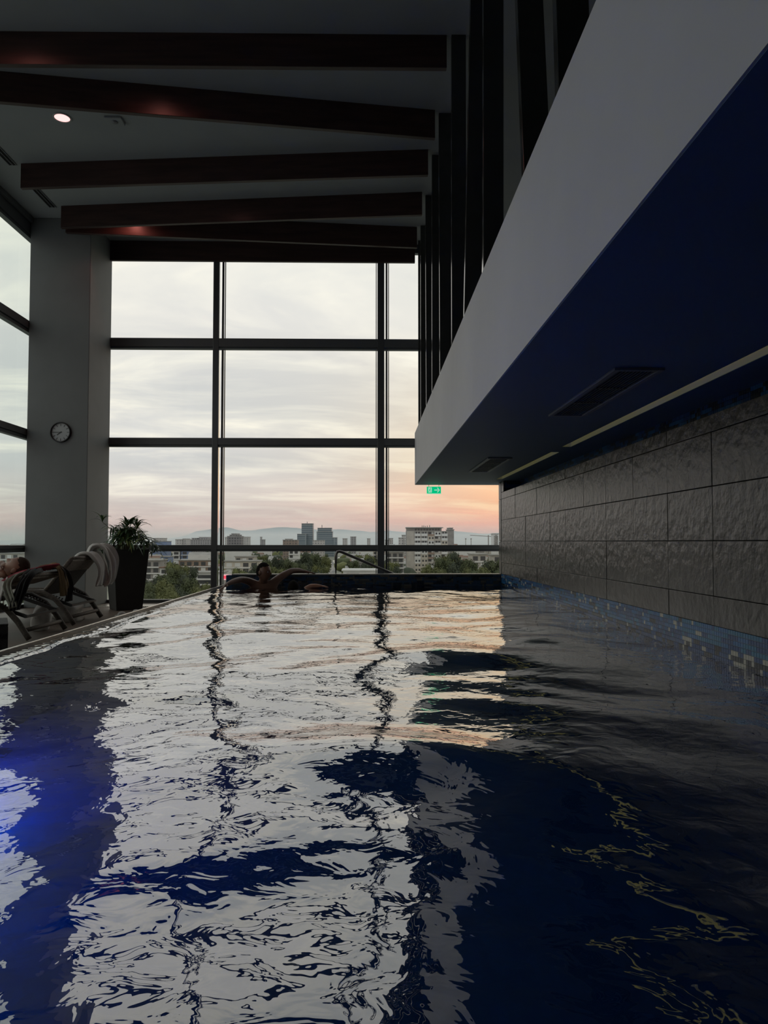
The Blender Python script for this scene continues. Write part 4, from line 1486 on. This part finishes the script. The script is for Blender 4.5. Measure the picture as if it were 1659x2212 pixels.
lowrise('roofline_building', 'grey office row seen through the side window', -40, 40, 1196, 420, 6, 3.2, 'concrete', bay=3.4)
# billboard
t = thing('billboard', 'glowing pink billboard with red panel beside the first mullion', 'billboard', at(493, 1262, 150))
a, b = at(482, 1241, 150), at(501, 1253, 150)
MB().box(a.x, b.x, 150, 150.3, b.z, a.z).build('screen', M['pink_light'], t)
a2_, b2_ = at(483, 1243.5, 149.9), at(496.5, 1250, 149.9)
MB().box(a2_.x, b2_.x, 149.85, 150, b2_.z, a2_.z).build('red_panel', M['red_light'], t)
for x in (486, 497):
    c_ = at(x, 1253, 150.1)
    MB().box(c_.x - .15, c_.x + .15, 150, 150.3, GZ, c_.z).build('post', M['concrete_dark'], t)

# boulevard with tram tracks and cars
def gnd(x, y):
    d = ray(x, y)
    return EYE + d * ((GZ + .1 - .62) / d.z)


rd = MB()
L0, L1, R0, R1 = gnd(676, 1245), gnd(748, 1190), gnd(716, 1245), gnd(757, 1190)
rd.add([L0, R0, R1, L1], [(0, 1, 2, 3)])
road = tag(rd.build('road', M['asphalt']), 'wide boulevard with tram tracks leading away through the trees', None, kind='structure')
for u in (.52, .60, .70, .78):
    p, q = L0.lerp(R0, u), L1.lerp(R1, u)
    MB().bar(p + Vector((0, 0, .1)), q + Vector((0, 0, .1)), .9, .1).build('tram_track', M['track'], road)
r4 = random.Random(9)
for k in range(12):
    v = .5 * [.06, .12, .2, .27, .33, .40, .47, .55, .62, .7, .8, .9][k]
    u = r4.choice((.14, .26, .36))
    p = L0.lerp(L1, v).lerp(R0.lerp(R1, v), u)
    t = thing('car', f'car with headlights on the boulevard, {ORD[k]} from the near end', 'car', p, 'cars on the boulevard')
    MB().box(p.x - .9, p.x + .9, p.y - 2.1, p.y + 2.1, p.z + .3, p.z + 1.0).build('body', M['car_white'], t, bevel=.15)
    MB().box(p.x - .75, p.x + .75, p.y - 1.0, p.y + 1.4, p.z + 1.0, p.z + 1.5).build('cabin', M['dark_glass'], t, bevel=.15)
    for sgn in (-1, 1):
        MB().box(p.x + sgn * .65 - .25, p.x + sgn * .65 + .25, p.y - 2.2, p.y - 2.05, p.z + .5, p.z + .9).build('headlight', M['headlight'], t)

# trees
gm_ = [mat('foliage_green', (.085, .105, .050, 1), .8, var=.35, scale=.35), mat('foliage_dark', (.055, .070, .045, 1), .8, var=.35, scale=.35), mat('foliage_olive', (.13, .145, .055, 1), .8, var=.35, scale=.35)]
bark = mat('bark', (.09, .07, .055, 1), .9)


def crown_mesh(seed, n=4200):
    r_ = np.random.default_rng(seed)
    cen = np.concatenate([r_.normal(size=(16, 3)) * [.42, .42, .30], [[0, 0, 0]]])
    rad = r_.uniform(.30, .52, 17)
    which = r_.integers(0, 17, n)
    d = r_.normal(size=(n, 3))
    d /= np.linalg.norm(d, axis=1)[:, None]
    p = cen[which] + d * (rad[which] * r_.uniform(.55, 1.08, n))[:, None]
    a = np.cross(d, r_.normal(size=(n, 3)))
    a /= np.linalg.norm(a, axis=1)[:, None] + 1e-9
    b = np.cross(d, a) + .5 * r_.normal(size=(n, 3))
    b /= np.linalg.norm(b, axis=1)[:, None]
    s_ = r_.uniform(.04, .085, n)[:, None]
    v = np.stack([p - a * s_, p + b * s_ * .8, p + a * s_, p - b * s_ * .8 + d * s_ * .4], 1).reshape(-1, 3)
    v[:, 2] *= .95
    me_ = bpy.data.meshes.new('crown')
    me_.from_pydata(v.tolist(), [], [(4 * i, 4 * i + 1, 4 * i + 2, 4 * i + 3) for i in range(n)])
    # solid inner masses so that no daylight shows through the middle
    bm = bmesh.new()
    bm.from_mesh(me_)
    for c_, q in zip(cen, rad):
        bmesh.ops.create_icosphere(bm, subdivisions=2, radius=q * .62, matrix=Matrix.Translation(Vector(c_)))
    bm.to_mesh(me_)
    bm.free()
    return me_


crowns = []
for k in range(6):
    me_ = crown_mesh(30 + k)
    me_.materials.append(gm_[k % 3])
    crowns.append(me_)
tr_m = MB().tube([(0, 0, 0), (.02, 0, .5), (0, .02, 1)], [.035, .028, .018], 8).build('trunk', bark)
trunk_me = tr_m.data
bpy.data.objects.remove(tr_m)
trees = [  # x, top y, distance, radius in metres, place
    (318, 1262, 170, 3.2, 0), (350, 1256, 182, 3.4, 0), (384, 1249, 192, 3.6, 0), (416, 1247, 186, 3.2, 0), (446, 1253, 176, 2.8, 0), (330, 1246, 232, 3.6, 0), (372, 1229, 262, 4.2, 0),
    (385, 1215, 328, 4.8, 0), (406, 1231, 282, 4.0, 0), (350, 1239, 244, 3.8, 0), (440, 1264, 152, 2.6, 0), (396, 1268, 150, 2.8, 0), (308, 1278, 140, 2.6, 0), (362, 1280, 136, 2.6, 0), (455, 1213, 480, 5.0, 0), (422, 1280, 130, 2.6, 0),
    (508, 1193, 760, 7, 1), (556, 1195, 700, 7, 1), (600, 1199, 430, 5.4, 1), (621, 1210, 372, 4.6, 1), (588, 1222, 342, 4.4, 1), (657, 1196, 470, 6.4, 1), (680, 1194, 500, 6.4, 1), (700, 1196, 560, 6.0, 1), (664, 1214, 362, 5.0, 1), (640, 1218, 350, 4.4, 1),
    (522, 1229, 300, 3.6, 1), (548, 1224, 318, 4.0, 1), (576, 1207, 420, 5.0, 1), (690, 1216, 420, 4.2, 1),
    (778, 1194, 600, 6.5, 2), (794, 1203, 450, 5.5, 2), (766, 1212, 420, 4.6, 2), (806, 1199, 500, 5.5, 2), (782, 1221, 330, 4.4, 2), (808, 1224, 322, 4.0, 2), (755, 1222, 360, 3.6, 2),
    (842, 1207, 380, 4.6, 3), (856, 1221, 300, 4.0, 3), (838, 1226, 280, 3.6, 3),
    (950, 1207, 262, 4.2, 4), (971, 1197, 272, 4.8, 4), (992, 1200, 266, 4.6, 4), (1011, 1205, 256, 4.0, 4), (1038, 1216, 242, 3.8, 4), (1060, 1207, 252, 4.2, 4), (1077, 1211, 246, 3.8, 4), (934, 1222, 240, 3.4, 4), (986, 1224, 232, 3.6, 4), (1022, 1228, 222, 3.4, 4), (1070, 1194, 430, 5.5, 4),
    (8, 1222, 250, 4.0, 5), (32, 1214, 282, 4.4, 5), (50, 1228, 242, 3.8, 5), (-20, 1218, 262, 4.2, 5), (20, 1236, 200, 3.6, 5), (44, 1240, 190, 3.4, 5)]
places = ['behind the planter and the first window bay', 'behind the man and the second window bay', 'between the boulevard and the second mullion', 'left of the grey slab building', 'right of the grey slab building', 'seen through the side window']
cnt = {}
order = {}
for pl_ in range(6):
    for i, q in enumerate(sorted([k for k in range(len(trees)) if trees[k][4] == pl_], key=lambda k: trees[k][0])):
        order[q] = i
ORD += ['sixteenth', 'seventeenth']
r5 = random.Random(3)
for k, (x, yt, D, rad, pl_) in enumerate(trees):
    p = at(x, yt, D)
    i = cnt.get(pl_, 0)
    cnt[pl_] = i + 1
    H_ = p.z - GZ
    t = thing('tree', f'leafy tree {places[pl_]}, {ORD[order[k]]} from the left', 'tree', (p.x, D, GZ), 'trees ' + places[pl_])
    cr = bpy.data.objects.new('crown', crowns[(k * 5 + pl_) % 6])
    C.objects.link(cr)
    cr.parent = t
    hh = min(H_ * .42, rad * 1.35)
    cr.location = (0, 0, H_ - hh * .92)
    cr.scale = (rad, rad, hh)
    cr.rotation_euler = (0, 0, r5.uniform(0, 6.28))
    tk = bpy.data.objects.new('trunk', trunk_me)
    C.objects.link(tk)
    tk.parent = t
    tk.scale = (rad * 2, rad * 2, H_ - hh)

rects = []
for o_ in C.objects:
    if o_.parent is None and o_.type == 'EMPTY' and o_.location.y > 100:
        xs_, ys_ = [], []
        for ch_ in o_.children:
            if ch_.type == 'MESH':
                if ch_.name.startswith(('crown', 'trunk')):
                    rr_ = ch_.scale[0]
                    xs_ += [o_.location.x - rr_, o_.location.x + rr_]
                    ys_ += [o_.location.y - rr_, o_.location.y + rr_]
                else:
                    xs_ += [v.co.x for v in ch_.data.vertices]
                    ys_ += [v.co.y for v in ch_.data.vertices]
        rects.append((min(xs_), max(xs_), min(ys_), max(ys_)))


def clear(x, y_, hw, hd):
    return all(x + hw < r_[0] or x - hw > r_[1] or y_ + hd < r_[2] or y_ - hd > r_[3] for r_ in rects)


# far masses: uncounted roofs and treetops
mb = MB()
r6 = random.Random(12)
for k in range(420):
    D = r6.uniform(480, 1280)
    x = r6.uniform(-.55, .30) * D
    if abs(x - (L0.x + (L1.x - L0.x) * (D - L0.y) / (L1.y - L0.y))) < 24:
        continue
    h = r6.uniform(4, 11) if r6.random() < .8 else r6.uniform(11, 22)
    w, d = r6.uniform(8, 26), r6.uniform(8, 16)
    i = r6.choice((0, 0, 1, 2, 3))
    if not clear(x, D, w / 2 + 1, d / 2 + 1):
        continue
    rects.append((x - w / 2, x + w / 2, D - d / 2, D + d / 2))
    mb.box(x - w / 2, x + w / 2, D - d / 2, D + d / 2, GZ, GZ + h, i)
    mb.add([(x - w / 2, D - d / 2, GZ + h), (x + w / 2, D - d / 2, GZ + h), (x + w / 2, D + d / 2, GZ + h), (x - w / 2, D + d / 2, GZ + h), (x - w / 2, D, GZ + h + 2), (x + w / 2, D, GZ + h + 2)],
           [(0, 1, 5, 4), (2, 3, 4, 5), (0, 4, 3), (1, 2, 5)], r6.choice((4, 5)))
o = mb.build('rooftops', [M['white_paint'], M['concrete'], M['cream'], M['concrete_dark'], M['roof_grey'], M['roof_brown']])
tag(o, 'countless small roofs of the city spreading to the horizon', 'rooftops', kind='stuff')
mb = MB()
bm = bmesh.new()
bmesh.ops.create_icosphere(bm, subdivisions=2, radius=1)
iv = [v.co.copy() for v in bm.verts]
ifc = [tuple(v.index for v in f.verts) for f in bm.faces]
bm.free()
for k in range(900):
    D = r6.uniform(420, 1280)
    x = r6.uniform(-.55, .30) * D
    if abs(x - (L0.x + (L1.x - L0.x) * (D - L0.y) / (L1.y - L0.y))) < 17:
        continue
    h, w = r6.uniform(6, 13), r6.uniform(4, 9)
    ph = [r6.uniform(0, 6.28) for _ in range(3)]
    if not clear(x, D, w * 1.2, w):
        continue
    mb.add([(x + v.x * w * (1 + .2 * math.sin(5 * v.z + ph[0])), D + v.y * w, GZ + h * .5 + v.z * h * .5 * (1 + .15 * math.sin(6 * v.x + ph[1]))) for v in iv], ifc, r6.choice((0, 1, 1, 2)))
o = mb.build('treetops', gm_, smooth=True)
tag(o, 'uncounted treetops between the far houses of the city', 'treetops', kind='stuff')

# mountains and the evening haze in front of them
ridge = [(-700, 1164), (-300, 1166), (0, 1167), (60, 1166.5), (200, 1169), (330, 1168), (365, 1165.5), (405, 1157), (440, 1147), (462, 1142), (478, 1139.5), (492, 1139), (515, 1145.5), (545, 1146), (575, 1141.5), (600, 1138.8), (640, 1140), (660, 1143), (700, 1144.5), (740, 1143.5), (770, 1146), (800, 1149.5), (840, 1146.5), (875, 1149.5), (930, 1150), (980, 1146.5), (1000, 1149), (1030, 1152), (1050, 1153), (1080, 1151), (1150, 1150), (1400, 1154), (1900, 1160)]
DM = 8500
rx = [p[0] for p in ridge]
ry = [p[1] for p in ridge]
vs, fs = [], []
N = 260
prof = [(-2600, 0.0), (-1900, .18), (-1200, .42), (-600, .72), (0, 1.0), (900, .5), (1800, 0.0)]
for i in range(N + 1):
    px_ = rx[0] + (rx[-1] - rx[0]) * i / N
    py_ = float(np.interp(px_, rx, ry)) + .35 * math.sin(px_ * .11) + .25 * math.sin(px_ * .23 + 1)
    top = at(px_, py_, DM)
    for j, (dy_, f_) in enumerate(prof):
        wob = 1 + (.16 * math.sin(i * .55 + j * 2.1) + .10 * math.sin(i * 1.3 + j)) * (f_ < .99)
        vs.append((top.x, DM + dy_, GZ - 2 + (top.z - GZ + 2) * f_ * wob))
n_ = len(prof)
for i in range(N):
    for j in range(n_ - 1):
        a = i * n_ + j
        fs.append((a, a + n_, a + n_ + 1, a + 1))
tag(MB().add(vs, fs).build('mountains', M['mountain'], smooth=True), 'long blue wooded mountain ridge on the horizon', None, kind='structure')
hz = bpy.data.materials.new('evening_haze')
hz.use_nodes = True
t_ = hz.node_tree
t_.nodes.clear()
vo = t_.nodes.new('ShaderNodeVolumeScatter')
vo.inputs['Color'].default_value = (.72, .86, 1.0, 1)
vo.inputs['Density'].default_value = 4.2e-4
vo.inputs['Anisotropy'].default_value = .3
om = t_.nodes.new('ShaderNodeOutputMaterial')
t_.links.new(vo.outputs[0], om.inputs['Volume'])
tag(MB().box(-11000, 11000, 1340, 13000, GZ + .5, 72).build('haze', hz), 'pale evening haze lying over the far plain', 'haze', kind='stuff')
